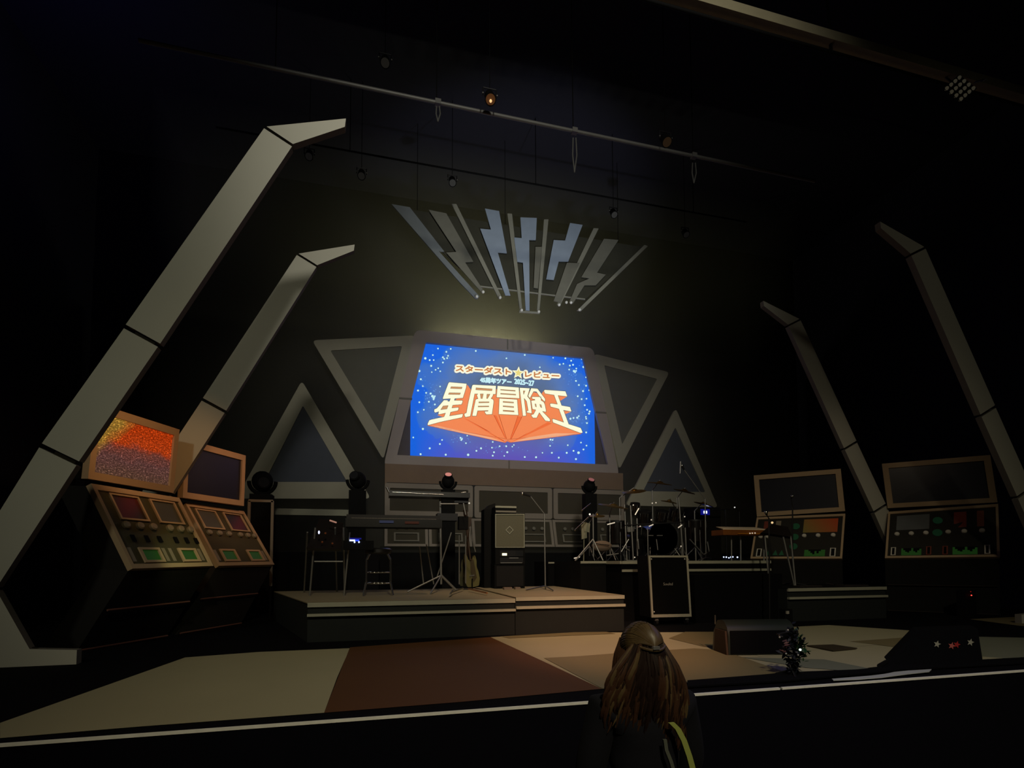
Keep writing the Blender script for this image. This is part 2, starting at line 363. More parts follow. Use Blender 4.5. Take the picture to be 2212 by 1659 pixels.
chars = [
 (T1, [(555,118),(975,155),(960,260),(885,500),(690,515),(680,555),(870,555),(880,590),(850,655),(640,672),(620,735),(775,720),(785,745),(765,800),(590,838),(565,925),(870,875),(888,890),(865,965),(430,1055),(300,1085),(80,1145),(40,1150),(35,1120),(75,1030),(130,1010),(430,945),(465,860),(310,895),(290,875),(305,825),(225,852),(195,830),(195,770),(260,740),(430,545),(525,550),(525,578),(560,575),(585,515),(400,525),(405,480),(530,150)],
  [[(600,230),(865,240),(850,282),(585,272)], [(555,375),(825,380),(808,418),(535,415)], [(410,690),(530,680),(500,760),(350,780)]]),
 (T1, [(1130,178),(1675,205),(1665,410),(1605,412),(1600,450),(1555,510),(1610,535),(1620,590),(1580,890),(1440,895),(1400,840),(1405,815),(1480,812),(1482,798),(1235,805),(1205,930),(1105,930),(1105,900),(1185,530),(1240,515),(1210,430),(1235,402),(1165,402),(1060,935),(945,960),(920,930),(915,875),(965,850),(1000,640),(1100,200)],
  [[(1195,255),(1580,285),(1572,328),(1188,305)], [(1295,402),(1370,402),(1345,515),(1310,512)], [(1455,408),(1528,410),(1470,515),(1445,510)], [(1260,592),(1505,590),(1505,612),(1260,618)], [(1245,692),(1500,690),(1500,712),(1245,715)]]),
 (T2, [(-175,205),(340,245),(355,510),(-198,485)], [[(-100,295),(250,320),(250,340),(-100,312)], [(-100,388),(262,410),(262,432),(-100,408)]]),
 (T2, [(-130,505),(300,532),(330,910),(-145,888)], [[(-40,578),(210,598),(210,622),(-40,605)], [(-40,683),(212,703),(212,729),(-40,708)], [(-40,788),(222,806),(222,835),(-40,815)]]),
 (T2, [(357,250),(603,265),(545,458),(612,545),(650,870),(530,850),(520,805),(560,800),(520,580),(465,510),(515,925),(430,930),(357,300)], [[(440,330),(485,330),(450,415)]]),
 (T2, [(630,260),(785,275),(970,520),(960,598),(870,510),(835,468),(755,350),(690,345),(600,510),(555,450)], []),
 (T2, [(650,465),(865,470),(870,555),(930,590),(960,650),(990,800),(985,835),(905,820),(1080,1000),(1085,1060),(970,1045),(825,850),(765,975),(670,975),(625,905),(690,880),(740,785),(660,765),(628,560),(720,550),(715,530),(650,520)], [[(720,640),(745,645),(755,715),(730,700)], [(835,650),(870,665),(885,730),(850,715)]]),
 (T2, [(955,300),(1450,335),(1495,450),(1490,465),(1275,440),(1360,675),(1560,710),(1595,810),(1580,825),(1405,790),(1530,1120),(1815,1210),(1860,1310),(1855,1335),(1800,1335),(1150,1085),(1130,1000),(1170,998),(1405,1075),(1290,760),(1095,710),(1075,640),(1110,625),(1255,645),(1175,430),(960,395),(930,330)], []),
]
for T, q, holes in chars:
    q = T(q); lay(q, 1, 4); outline(q, 0.8, 2, 5)
    for h in holes: h = T(h); lay(h, 3, 6); outline(h, 0.6, 2, 7)
# upper lettering: katakana line with cream border, then the tour line
def textpoly(txt, size, offset=0.0):
    c = bpy.data.curves.new('t', 'FONT'); c.body = txt; c.size = size; c.offset = offset; c.resolution_u = 2
    o = bpy.data.objects.new('t', c); scene.collection.objects.link(o)
    dg = bpy.context.evaluated_depsgraph_get(); dg.update()
    me = bpy.data.meshes.new_from_object(o.evaluated_get(dg))
    vs = [v.co.copy() for v in me.vertices]; fs = [list(p.vertices) for p in me.polygons]
    bpy.data.objects.remove(o); bpy.data.curves.remove(c); bpy.data.meshes.remove(me)
    return vs, fs
def laytext(txt, x0, y0, x1, y1, h, mi, k, grow=0.0, slant=0.0):
    # letters fitted between two pixels of the baseline, h px tall, each drawn a few times to thicken it
    vs, fs = textpoly(txt, 1.0)
    if not vs: return
    mnx = min(v.x for v in vs); mxx = max(v.x for v in vs); mny = min(v.y for v in vs); mxy = max(v.y for v in vs)
    na_ = 16 if grow > 2 else 8
    offs = [(0, 0)] if grow == 0 else [(grow*math.cos(a*2*math.pi/na_), grow*math.sin(a*2*math.pi/na_)) for a in range(na_)]
    for j, (ox, oy) in enumerate(offs):
        P = []
        for v in vs:
            t = (v.x-mnx)/(mxx-mnx); u = (v.y-mny)/(mxy-mny)
            P.append(W(x0+(x1-x0)*t+slant*u+ox, y0+(y1-y0)*t-h*u+oy, YP)+Vector((0, -0.003*k-0.0001*j, 0)))
        pic.add(P, fs, mi)
xa, ya, xb, yb = 983.0, 804.0, 1208.5, 820.0
for g, mi, k in ((5.3, 2, 4), (4.6, 9, 5.0), (2.5, 9, 5.9), (3.0, 1, 6.8), (1.6, 1, 7.7), (0.65, 15, 8.6)):
    laytext('\u30b9\u30bf\u30fc\u30c0\u30b9\u30c8', xa+1.5, ya-1.5, 1103, 810.5, 13, mi, k, g)
    laytext('\u30ec\u30d3\u30e5\u30fc', 1134, 814.5, 1207, 818.5, 12, mi, k, g)
def star5(x, y, r, mi, k): lay([(x+(r if i % 2 == 0 else r*0.45)*math.sin(math.pi*i/5+0.08), y-(r if i % 2 == 0 else r*0.45)*math.cos(math.pi*i/5+0.08)) for i in range(10)], mi, k)
star5(1119, 806.5, 15.5, 2, 9.3); star5(1119, 806.5, 14.4, 1, 9.6); star5(1119, 806.5, 9, 14, 10)
for g, mi, k in ((1.9, 11, 4), (1.0, 10, 8)):
    laytext('45\u5468\u5e74\u30c4\u30a2\u30fc', 1037, 826.5, 1104, 831.8, 11.5, mi, k, g)
    laytext('2025~27', 1111, 829.5, 1153, 834.3, 10.8, mi, k, g)
# stars
def PC(u, v): return 850+u/4.424, 700+v/4.424
big = [(425,235,8),(547,238,8),(505,266,9),(376,297,8),(304,328,12),(346,345,9),(384,345,8),(472,318,9),(521,304,9),(512,326,9),(484,333,9),(472,368,9),(246,449,12),(360,400,10),(427,423,8),(402,438,8),(447,452,8),(366,460,7),(261,528,10),(280,594,8),(445,597,8),(234,636,10),(312,658,9),(247,748,9),(338,743,9),(395,769,9),(290,820,8),(233,843,9),(281,1003,11),(189,1084,8),(464,1108,8),(443,1147,9),(346,1188,10),(259,1244,10),(499,1249,10),(713,1250,12),(786,258,9),(1079,328,8),(1254,296,9),(1525,323,7),(1642,328,9),(1697,351,9),(1799,334,8),(1588,387,9),(1623,380,8),(1685,397,9),(1814,411,10),(1747,426,8),(1678,435,8),(1840,509,8),(1743,544,9),(1771,583,9),(1840,590,9),(1870,632,8),(1811,641,10),(1760,690,9),(1797,718,9),(1844,714,8),(1827,776,9),(1850,820,9),(1874,836,10),(1868,857,9),(1838,888,8),(1841,905,8),(1848,947,9),(1841,1036,9),(1791,1133,8),(1844,1162,8),(1815,1199,9),(1720,1212,9),(1768,1230,13),(1665,1158,8),(1655,1231,10),(1513,1231,9),(1496,1164,8),(1579,1277,9),(1743,1291,10),(1362,1273,10),(1254,1271,9),(1087,1225,10),(1077,1168,9),(1014,1168,8),(960,1225,9),(948,1258,9),(1058,1260,7),(941,1182,8),(948,1127,8),(792,1212,9),(836,1188,10),(692,1139,8),(647,1108,9),(704,1067,7),(1423,1231,7),(1398,414,8),(1135,1172,7),(1150,1156,7)]
for u, v, r in big:
    x, y = PC(u, v); disc(x, y, r/4.424+0.35, 11, 1.2); disc(x, y, r/4.424, 7, 1.5)
rs = random.Random(3)
def dust(cx, cy, sx_, sy2, n, r0=0.5, r1=1.1):
    for i in range(n):
        x, y = PC(rs.gauss(cx, sx_), rs.gauss(cy, sy2)); disc(x, y, rs.uniform(r0, r1), 8, 1.1+0.0005*i, 7)
for a in ((370,700,40,60,26),(500,330,30,40,8),(340,600,50,120,16),(1720,450,45,60,26),(1750,900,60,30,34),(650,1100,60,30,22),(1510,1110,35,20,14),(1050,1190,160,30,20),(1780,760,60,90,16),(400,500,70,150,10)): dust(*a)
for u, v, r in ((355,665,10),(372,690,13),(385,705,12),(395,690,8),(383,720,9),(1715,390,9),(1725,450,12),(1735,462,8),(1745,448,8),(640,1088,9),(655,1098,8),(1500,1105,9),(1520,1108,8),(1690,905,10),(1720,898,9),(1755,895,10),(1770,880,8)):
    x, y = PC(u, v); disc(x, y, r/4.424, 7, 1.7)
pic.build('picture', pm, scr, base=Vector((0, YS, 3.5)), smooth=False)

# wings and triangles around the screen
def tri(name, outer, inner, Y, fill, label, grp, radius=0.12):
    t = thing(name, W(sum(p[0] for p in outer)/3, max(p[1] for p in outer), Y), label, 'set panel', grp)
    O = roundpoly(PP(outer, Y), radius); I = roundpoly(PP(inner, Y), 0.05)
    MB().ring(O, I, (0, 0.08, 0)).build('frame', M_FR, t, smooth=False)
    MB().prism([p+Vector((0, 0.03, 0)) for p in I], (0, 0.03, 0)).build('inner_panel', fill, t, smooth=False)
    if Y < 13.5:
        for q in (1, 2):
            p = O[q*5+2]; p2 = O[7 if q == 1 else 12]; xx_ = p.x*.8+O[2].x*.2; MB().box2((xx_-.04, Y+.02, 0), (xx_+.04, Y+.07, p.z+.1)).build('support_post', M_BLACK, t, smooth=False)
    return t
M_FR = mat('triangle_frame', (172, 168, 152), 0.75, vary=0.05)
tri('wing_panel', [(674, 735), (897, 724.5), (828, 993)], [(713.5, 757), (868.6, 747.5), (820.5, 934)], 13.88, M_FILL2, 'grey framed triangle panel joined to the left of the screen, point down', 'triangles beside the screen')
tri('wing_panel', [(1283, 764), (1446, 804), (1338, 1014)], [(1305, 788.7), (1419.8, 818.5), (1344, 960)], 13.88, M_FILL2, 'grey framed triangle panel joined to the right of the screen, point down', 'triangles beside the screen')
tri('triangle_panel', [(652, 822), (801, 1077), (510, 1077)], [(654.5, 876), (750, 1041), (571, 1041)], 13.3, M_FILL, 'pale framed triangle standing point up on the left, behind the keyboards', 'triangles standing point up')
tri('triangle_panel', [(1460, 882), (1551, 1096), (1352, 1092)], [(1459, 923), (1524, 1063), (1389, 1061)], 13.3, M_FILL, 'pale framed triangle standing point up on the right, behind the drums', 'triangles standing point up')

# ------------------------------------------------------------------ dashboard wall under the screen
YD = 13.3
ds = thing('dashboard', (0, YD, 0), 'long low dashboard of framed dark panels under the screen', 'set panel')
M_DFR = mat('dashboard_frame', (142, 132, 124), 0.75, vary=0.05)
M_DIN = mat('dashboard_inner', (56, 50, 38), 0.8)
for x0, x1 in ((-3.2, -1.02), (-0.98, 1.10), (1.14, 3.2)):
    o = roundpoly([(x0, YD, 2.92), (x1, YD, 2.92), (x1, YD, 2.10), (x0, YD, 2.10)], 0.06)
    i = roundpoly([(x0+0.12, YD, 2.80), (x1-0.12, YD, 2.80), (x1-0.12, YD, 2.24), (x0+0.12, YD, 2.24)], 0.02)
    f = MB().ring(o, i, (0, 0.08, 0)).build('upper_frame', M_DFR, ds, smooth=False)
    MB().prism([p+Vector((0, 0.04, 0)) for p in i], (0, 0.03, 0)).build('upper_panel', M_DIN, ds, smooth=False)
for x0, x1 in ((-3.2, -2.16), (-2.14, -1.08), (-1.06, 0.0), (0.02, 1.08), (1.10, 2.14), (2.16, 3.2)):
    dy = -0.25
    o = [Vector(p) for p in ((x0, YD, 2.08), (x1, YD, 2.08), (x1, YD+dy, 1.36), (x0, YD+dy, 1.36))]
    i = [Vector(p) for p in ((x0+0.07, YD-0.03, 2.02), (x1-0.07, YD-0.03, 2.02), (x1-0.07, YD+dy+0.03, 1.42), (x0+0.07, YD+dy+0.03, 1.42))]
    MB().ring(o, i, (0, 0.06, 0.0)).build('lower_frame', M_DFR, ds, smooth=False)
    MB().prism([p+Vector((0, 0.03, 0)) for p in i], (0, 0.03, 0)).build('lower_panel', M_DIN, ds, smooth=False)
    xc = (x0+x1)/2
    kb = MB()
    for k in range(3): kb.lathe([(0.045, 0), (0.045, 0.03), (0.03, 0.04)], (xc-0.22+0.22*k, YD-0.13, 1.83), (0, -0.95, 0.33), 12)
    kb.build('knob', M_PANELEDGE, ds)
    MB().ring([(xc-0.30, YD-0.155, 1.70), (xc+0.30, YD-0.155, 1.70), (xc+0.30, YD-0.24, 1.48), (xc-0.30, YD-0.24, 1.48)], [(xc-0.26, YD-0.165, 1.67), (xc+0.26, YD-0.165, 1.67), (xc+0.26, YD-0.235, 1.51), (xc-0.26, YD-0.235, 1.51)], (0, 0.03, 0)).build('display_frame', M_PANELEDGE, ds, smooth=False)
MB().box2((-3.3, YD-0.02, 0.0), (3.3, YD+0.14, 1.36)).build('base', M_BLACK, ds, smooth=False)
MB().box2((-3.15, YD+0.1, 1.3), (3.15, YD+0.14, 2.95)).build('back_board', M_BLACK, ds, smooth=False)
MB().box2((-3.2, YD+0.3, 2.0), (3.3, YD+0.34, 3.45)).build('skirt_board', mat('skirt_brown', (132, 108, 90), .8), ds, smooth=False)

def rail(name, a, b, r, label, Y): pass
# white low rail and outlined gate on the left
gt = thing('wire_gate', W(565, 1265, 10.3), 'thin white outlined rectangular gate beside the left consoles', 'gate')
A_ = [W(537, 1082, 10.3), W(590, 1082, 10.3), W(584, 1266, 10.3), W(536, 1266, 10.3)]
for i in range(4):
    if i == 2: continue
    MB().box((A_[i]+A_[(i+1) % 4])/2, ((A_[i]-A_[(i+1) % 4]).length if i == 0 else 0.045, 0.04, 0.045 if i == 0 else (A_[i]-A_[(i+1) % 4]).length)).build('rail', M_PANELEDGE, gt, smooth=False)
for i in (2, 3): MB().tube((A_[i].x, A_[i].y, 0), A_[i]+Vector((0, 0, 0.02)), 0.02).build('post', M_BLACK, gt)
bl = MB(); a_, c_ = W(540, 1102, 12.6), W(780, 1108, 12.6)
lb = thing('low_wall', (-5.6, 12.6, 0), 'low dark wall with a pale top rail below the left triangle', 'set panel')
MB().box2((a_.x, 12.58, a_.z-0.09), (W(1000, 1108, 12.6).x-2.3, 12.66, a_.z+0.05)).build('top_rail', M_TRIMDULL, lb, smooth=False)
MB().box2((a_.x, 12.62, 0), (c_.x, 12.72, a_.z-0.09)).build('board', M_BLACK, lb, smooth=False)

# ------------------------------------------------------------------ consoles
M_CFR = mat('console_frame', (186, 160, 130), 0.7, vary=0.05)
M_CPAN = mat('console_face_lit', (74, 70, 50), 0.7, vary=0.15)  # left consoles: yellow light on the face put into its colour
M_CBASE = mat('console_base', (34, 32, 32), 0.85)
M_CBASR = mat('console_base_dim', (18, 18, 19), 0.85)  # right console copy of the base, shade put into its colour
M_CPANR = mat('console_face_dim', (40, 38, 34), 0.7)  # right console copy of the face, without the lit tone
M_SCRDK = mat('dark_console_screen', (36, 38, 52), 0.35, spec=0.5)
M_KNOB = mat('knob_grey', (140, 130, 112), 0.5)
M_GREEN = mat('green_display', (46, 88, 36), 0.5, emit=(70, 150, 60), strength=0.05)
M_GRND = mat('green_circle', (40, 90, 60), 0.5, emit=(50, 130, 90), strength=0.02)
M_REDD = mat('red_strip', (120, 60, 48), 0.5, emit=(150, 50, 30), strength=0.008)
M_GREYD = mat('grey_display', (84, 84, 74), 0.5)
# glittering foil panel, its warm lamp reflections painted in as emission
m = bpy.data.materials.new('glitter_foil_glow'); m.use_nodes = True; nt = m.node_tree; nt.nodes.clear(); N = nt.nodes.new; L = nt.links.new
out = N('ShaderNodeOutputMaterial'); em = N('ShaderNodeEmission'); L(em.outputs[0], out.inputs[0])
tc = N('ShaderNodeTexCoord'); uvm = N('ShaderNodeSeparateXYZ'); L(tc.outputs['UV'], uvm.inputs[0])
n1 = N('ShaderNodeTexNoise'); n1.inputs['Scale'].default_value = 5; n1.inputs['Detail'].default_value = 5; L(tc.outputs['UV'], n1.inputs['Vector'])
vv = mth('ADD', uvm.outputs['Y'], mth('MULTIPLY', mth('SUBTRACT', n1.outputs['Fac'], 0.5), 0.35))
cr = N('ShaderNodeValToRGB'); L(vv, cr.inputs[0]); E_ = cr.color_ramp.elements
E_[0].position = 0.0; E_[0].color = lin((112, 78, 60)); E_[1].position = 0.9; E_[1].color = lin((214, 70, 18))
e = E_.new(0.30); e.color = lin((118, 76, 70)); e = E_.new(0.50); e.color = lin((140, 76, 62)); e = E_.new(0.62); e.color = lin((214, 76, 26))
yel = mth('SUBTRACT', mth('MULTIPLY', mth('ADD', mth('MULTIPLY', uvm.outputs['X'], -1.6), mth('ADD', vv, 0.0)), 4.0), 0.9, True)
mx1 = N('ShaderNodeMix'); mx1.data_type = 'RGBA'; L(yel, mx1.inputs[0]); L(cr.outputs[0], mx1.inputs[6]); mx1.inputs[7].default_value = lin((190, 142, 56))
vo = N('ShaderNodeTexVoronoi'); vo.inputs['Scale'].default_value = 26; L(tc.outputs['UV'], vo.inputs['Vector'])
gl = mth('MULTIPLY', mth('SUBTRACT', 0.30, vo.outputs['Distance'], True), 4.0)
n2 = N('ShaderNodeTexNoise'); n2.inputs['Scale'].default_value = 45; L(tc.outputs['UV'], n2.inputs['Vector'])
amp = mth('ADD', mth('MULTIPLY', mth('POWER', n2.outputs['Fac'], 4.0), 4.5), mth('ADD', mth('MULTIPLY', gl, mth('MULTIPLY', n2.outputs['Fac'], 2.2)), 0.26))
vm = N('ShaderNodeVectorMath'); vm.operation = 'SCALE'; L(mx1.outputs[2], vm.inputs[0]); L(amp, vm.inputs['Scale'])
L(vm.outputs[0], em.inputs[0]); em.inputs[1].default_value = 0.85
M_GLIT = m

def console(label, A, B, TL, TR, SBL, SBR, STL, STR, FL_, FR_, style):
    """A,B bottom of the control face, TL,TR its top, S* the screen above, FL_,FR_ the foot line"""
    A, B, TL, TR, SBL, SBR, STL, STR, FL_, FR_ = [Vector(p) for p in (A, B, TL, TR, SBL, SBR, STL, STR, FL_, FR_)]
    c = thing('control_console', (FL_+FR_)/2, label, 'console', 'control consoles at the stage sides')
    u = (B-A).normalized(); nrm = (B-A).cross(TL-A).normalized()
    if nrm.dot(CAM-A) < 0: nrm = -nrm
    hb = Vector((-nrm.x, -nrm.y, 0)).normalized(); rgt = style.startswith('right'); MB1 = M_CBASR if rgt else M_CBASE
    def bil(Q, s, t, d=0.0):
        a, b_, tr, tl = Q; p = (a*(1-s)+b_*s)*(1-t)+(tl*(1-s)+tr*s)*t; return p+nq*d
    # control face
    Q = (A, B, TR, TL); nq = nrm
    o = [A, B, TR, TL]; k = 0.022 if rgt else 0.035
    i = [bil(Q, k, k+.02), bil(Q, 1-k, k+.02), bil(Q, 1-k, 1-k-.03), bil(Q, k, 1-k-.03)]
    MB().ring([p+nq*0.01 for p in o], [p+nq*0.01 for p in i], -nq*0.07).build('face_frame', M_CFR, c, smooth=False)
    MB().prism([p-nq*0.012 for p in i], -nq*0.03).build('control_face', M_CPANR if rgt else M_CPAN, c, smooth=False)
    def rect(s0, t0, s1, t1, d=0.0): return [bil(Q, s0, t0, d), bil(Q, s1, t0, d), bil(Q, s1, t1, d), bil(Q, s0, t1, d)]
    def panel(name, s0, t0, s1, t1, mt, fr=None, d=0.0, w=0.02):
        p = MB().prism(rect(s0, t0, s1, t1, d-0.008), nq*0.008-nq*0.012).build(name, mt, c, smooth=False)
        if fr:
            MB().ring(rect(s0-w, t0-w, s1+w, t1+w, d+0.01), rect(s0, t0, s1, t1, d+0.01), -nq*0.02).build('display_frame', fr, p, base=None, smooth=False)
    def knobs(ss, t, r, mt=M_KNOB):
        for s in ss:
            MB().lathe([(r, 0), (r, 0.03), (r*0.7, 0.045)], bil(Q, s, t, -0.01), nq, 12).build('knob', mt, c)
    if style == 'left':
        panel('display', .16, .62, .44, .90, M_STR, M_CFR); panel('display', .60, .62, .88, .90, M_GREYD, M_CFR)
        knobs((.16, .31, .46, .66, .80, .93), .53, .045)
        for s in (.16, .31, .46, .66, .80, .93): MB().prism(rect(s-.012, .33, s+.03, .41, 0.0), nq*0.01).build('lever', M_BLACK, c, smooth=False)
        panel('meter', .20, .10, .38, .23, M_GREEN, M_CFR, w=.028); panel('meter', .66, .10, .84, .23, M_GREEN, M_CFR, w=.028)
        for s in (.08, .46, .54, .92): panel('strip', s-.02, .09, s+.02, .26, M_KNOB)
    elif style == 'left2':
        panel('display', .13, .62, .42, .90, M_GREYD, M_CFR); panel('display', .58, .62, .88, .90, M_STR, M_CFR)
        knobs((.14, .30, .46, .66, .80, .93), .53, .045)
        panel('meter', .18, .10, .38, .24, M_GREEN, M_CFR, w=.028); panel('meter', .64, .10, .84, .24, M_GREEN, M_CFR, w=.028)
        for s in (.08, .92): panel('strip', s-.02, .09, s+.02, .26, M_KNOB)
    elif style == 'right':
        panel('display', .09, .59, .40, .90, mat('blue_grey_display', (104, 108, 112), .5))
        for t in (.75, .50): MB().lathe([(0.075, 0), (0.075, 0.01)], bil(Q, .475, t, -0.008), nq, 16).build('dial', M_GRND, c)
        panel('strip', .62, .59, .68, .90, M_REDD); panel('strip', .68, .59, .73, .90, M_REDD); panel('strip', .82, .59, .88, .90, mat('brown_strip', (96, 50, 34), 0.5, emit=(110, 60, 40), strength=0.02))
        knobs((.10, .235, .37, .57, .71, .86), .50, .042, M_KNOBL)
        for s, mt in ((.075, M_KNOBL), (.40, M_REDD), (.545, M_REDD), (.90, M_KNOBL)): panel('switch', s-.012, .07, s+.012, .21, M_BLACK, mt, w=.012)
        for s0, s1 in ((.15, .335), (.61, .82)):
            p = MB().prism(rect(s0, .06, s1, .20, -0.008), nq*0.004).build('meter', M_GREEN, c, smooth=False)
            w = (s1-s0)/10; g = MB()
            for j, h in enumerate((0, .05, .09, .11, .07, 0, .08, .11, .06, .02)):
                if h: g.prism(rect(s0+w*j, .20-h*0.8, s0+w*(j+1), .201, 0.0), nq*0.003)
            g.build('graph', M_BLACK, p, smooth=False)
    else:
        panel('strip', .10, .60, .16, .90, M_REDD); panel('strip', .24, .60, .30, .90, M_KNOB)
        panel('display', .56, .60, .93, .91, M_GRAD)
        for t in (.75, .50, .28): MB().lathe([(0.075, 0), (0.075, 0.01)], bil(Q, .475, t, -0.008), nq, 16).build('dial', M_GRND, c)
        knobs((.08, .16, .34, .58, .73, .89), .52, .042, M_KNOBL)
        for s in (.09, .90): panel('switch', s-.018, .06, s+.018, .22, M_BLACK, M_KNOBL, w=.012)
        p = MB().prism(rect(.60, .06, .82, .20, -0.008), nq*0.004).build('meter', M_GREEN, c, smooth=False)
        g = MB()
        for j, h in enumerate((0, 0, .03, .07, .10, .03, .08, .03, 0, 0)):
            if h: g.prism(rect(.60+.022*j, .20-h, .60+.022*(j+1), .201, 0.0), nq*0.003)
        g.build('graph', M_BLACK, p, smooth=False)
        for s in (.20, .28, .35): MB().prism([bil(Q, s-.03, .08, 0), bil(Q, s+.03, .08, 0), bil(Q, s, .20, 0)], nq*0.004).build('marker', M_GRND, c, smooth=False)
    # screen box
    Q2 = (SBL, SBR, STR, STL); n2_ = (SBR-SBL).cross(STL-SBL).normalized()
    if n2_.dot(CAM-SBL) < 0: n2_ = -n2_
    nq = n2_
    i2 = [bil(Q2, .06, .10), bil(Q2, .94, .10), bil(Q2, .94, .89), bil(Q2, .06, .89)]
    f = MB().ring(list(Q2), i2, -n2_*0.10).build('screen_frame', M_CFR, c, smooth=False)
    s = MB().face([p-n2_*0.03 for p in i2])
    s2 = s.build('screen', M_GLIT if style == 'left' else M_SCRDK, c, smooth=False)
    uv = s2.data.uv_layers.new(name='UVMap')
    for li, lp in enumerate(s2.data.loops): uv.data[li].uv = ((0, 0), (1, 0), (1, 1), (0, 1))[lp.vertex_index]
    MB().prism([p-n2_*0.09 for p in Q2], -n2_*0.10).build('screen_housing', M_BLACK, c, smooth=False)
    # body behind the face and base
    D = hb*(0.45 if style == 'left' else 0.2)
    MB().prism([A-nrm*0.06, TL-nrm*0.06, TL+D, A+D], B-A).build('body', MB1, c, smooth=False)
    bs = MB().prism([A-nrm*0.05-Vector((0, 0, .02)), FL_, FL_+D, A+D], (B-A)*0.5+(FR_-FL_)*0.5)
    bs.v = [Vector(v) for v in (A-nrm*.05, B-nrm*.05, FR_, FL_, A+D, B+D, FR_+D, FL_+D)]
    bs.f = [[0,1,2,3], [4,7,6,5], [0,4,5,1], [3,2,6,7], [0,3,7,4], [1,5,6,2]]; bs.m = [0]*6
    bs.build('base', MB1, c, smooth=False)
    tr = MB()
    for t, off in ((.5, 0.015), (0.985, 0.02)):
        a = A.lerp(FL_, t)+Vector((-hb.x, -hb.y, 0))*off; b2 = B.lerp(FR_, t)+Vector((-hb.x, -hb.y, 0))*off
        tr.tube(a+(b2-a)*.02, b2-(b2-a)*.02, 0.012)
    tr.build('ledge_trim', mat('dark_trim', (34, 28, 26), .7) if rgt else mat('red_lit_trim', (120, 80, 70), 0.6), c)  # left trim carries the red light along the edges in its colour
    return c
# striped display
m = bpy.data.materials.new('striped_display'); m.use_nodes = True; nt = m.node_tree; b0 = nt.nodes['Principled BSDF']
wv = nt.nodes.new('ShaderNodeTexWave'); wv.inputs['Scale'].default_value = 1.2; wv.inputs['Distortion'].default_value = 1.0
tcc = nt.nodes.new('ShaderNodeTexCoord'); nt.links.new(tcc.outputs['Object'], wv.inputs['Vector'])
rp = nt.nodes.new('ShaderNodeValToRGB'); rp.color_ramp.elements[0].color = lin((50, 40, 30)); rp.color_ramp.elements[1].color = lin((96, 34, 36))
nt.links.new(wv.outputs['Fac'], rp.inputs[0]); nt.links.new(rp.outputs[0], b0.inputs['Base Color']); M_STR = m
M_KNOBL = mat('knob_pale', (215, 210, 200), 0.5)
m = bpy.data.materials.new('gradient_display'); m.use_nodes = True; nt = m.node_tree; b0 = nt.nodes['Principled BSDF']
tcc = nt.nodes.new('ShaderNodeTexCoord'); g0 = nt.nodes.new('ShaderNodeSeparateXYZ'); nt.links.new(tcc.outputs['Generated'], g0.inputs[0])
rp = nt.nodes.new('ShaderNodeValToRGB'); rp.color_ramp.elements[0].color = lin((130, 120, 60)); rp.color_ramp.elements[1].color = lin((190, 70, 30))
nt.links.new(g0.outputs[0], rp.inputs[0]); nt.links.new(rp.outputs[0], b0.inputs['Base Color'])
nt.links.new(rp.outputs[0], b0.inputs['Emission Color']); b0.inputs['Emission Strength'].default_value = 0.02; M_GRAD = m

def scl(p, s): return Vector((CAM.x+(p[0]-CAM.x)*s, p[1]*s, CAM.z+(p[2]-CAM.z)*s))
s = 0.66
def PW(a, b, ang, w, px=True):          # two picture points joined by a level edge of length w
    u = Vector((math.sin(math.radians(ang)), math.cos(math.radians(ang)), 0)) if w > 0 else None
    r1, r2 = ray(*a), ray(*b)
    # least squares for t1, t2 in t2*r2 - t1*r1 = w*u
    a11 = r1.dot(r1); a12 = -r1.dot(r2); a22 = r2.dot(r2); wu = u*w
    c1 = -r1.dot(wu); c2 = r2.dot(wu); det = a11*a22-a12*a12
    t1 = (c1*a22-a12*c2)/det; t2 = (a11*c2-a12*c1)/det
    return CAM+r1*t1, CAM+r2*t2
w = 1.22
A, B = PW((285, 1229), (460, 1223), 24, w); TL, TR = PW((195, 1045), (386, 1076), 24, w)
SB, SR = PW((190, 1034), (375, 1065), 24, w)
ST2 = W(388, 928, SR.y+0.02); ST1 = ST2+(SB-SR)
console('console at the far left with glittering foil, orange reflections painted as glow', A, B, TL, TR, SB, SR, ST1, ST2, FL(165, 1408), FL(165, 1408)+Vector((math.sin(.42), math.cos(.42), 0))*w, 'left')
w = 1.32
A, B = PW((472, 1223), (592, 1220), 24, w); TL, TR = PW((398, 1085), (526, 1105), 24, w)
SB, SR = PW((395, 1075), (527, 1093), 24, w)
ST2 = W(531, 984, SR.y+0.02); ST1 = ST2+(SB-SR)
console('dark screen console behind the glittering one on the left', A, B, TL, TR, SB, SR, ST1, ST2, FL(382, 1371), FL(382, 1371)+Vector((math.sin(.42), math.cos(.42), 0))*w*.97, 'left2')
w = 1.64
A, B = PW((1621, 1207), (1819, 1207), 138, w); TL, TR = PW((1635, 1118), (1826, 1110), 138, w)
SB, SR = PW((1635, 1116), (1825.5, 1104), 138, w)
ST1 = W(1628, 1027, SB.y+0.02); ST2 = W(1816, 1012.5, SR.y+0.02)
inw = Vector((0.67, 0.74, 0))
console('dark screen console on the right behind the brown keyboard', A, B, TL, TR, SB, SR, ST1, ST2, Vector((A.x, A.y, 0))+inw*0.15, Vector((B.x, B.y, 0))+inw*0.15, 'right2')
A, B = PW((1911.6, 1206), (2160, 1203), 138, w); TL, TR = PW((1918.6, 1106), (2156, 1089), 138, w)
SB, SR = PW((1917.5, 1097.7), (2155, 1085), 138, w)
ST1 = W(1905, 1001.7, SB.y+0.02); ST2 = W(2139, 982.7, SR.y+0.02)
console('dark screen console at the far right with six pale knobs', A, B, TL, TR, SB, SR, ST1, ST2, Vector((A.x, A.y, 0))+inw*0.15, Vector((B.x, B.y, 0))+inw*0.15, 'right')

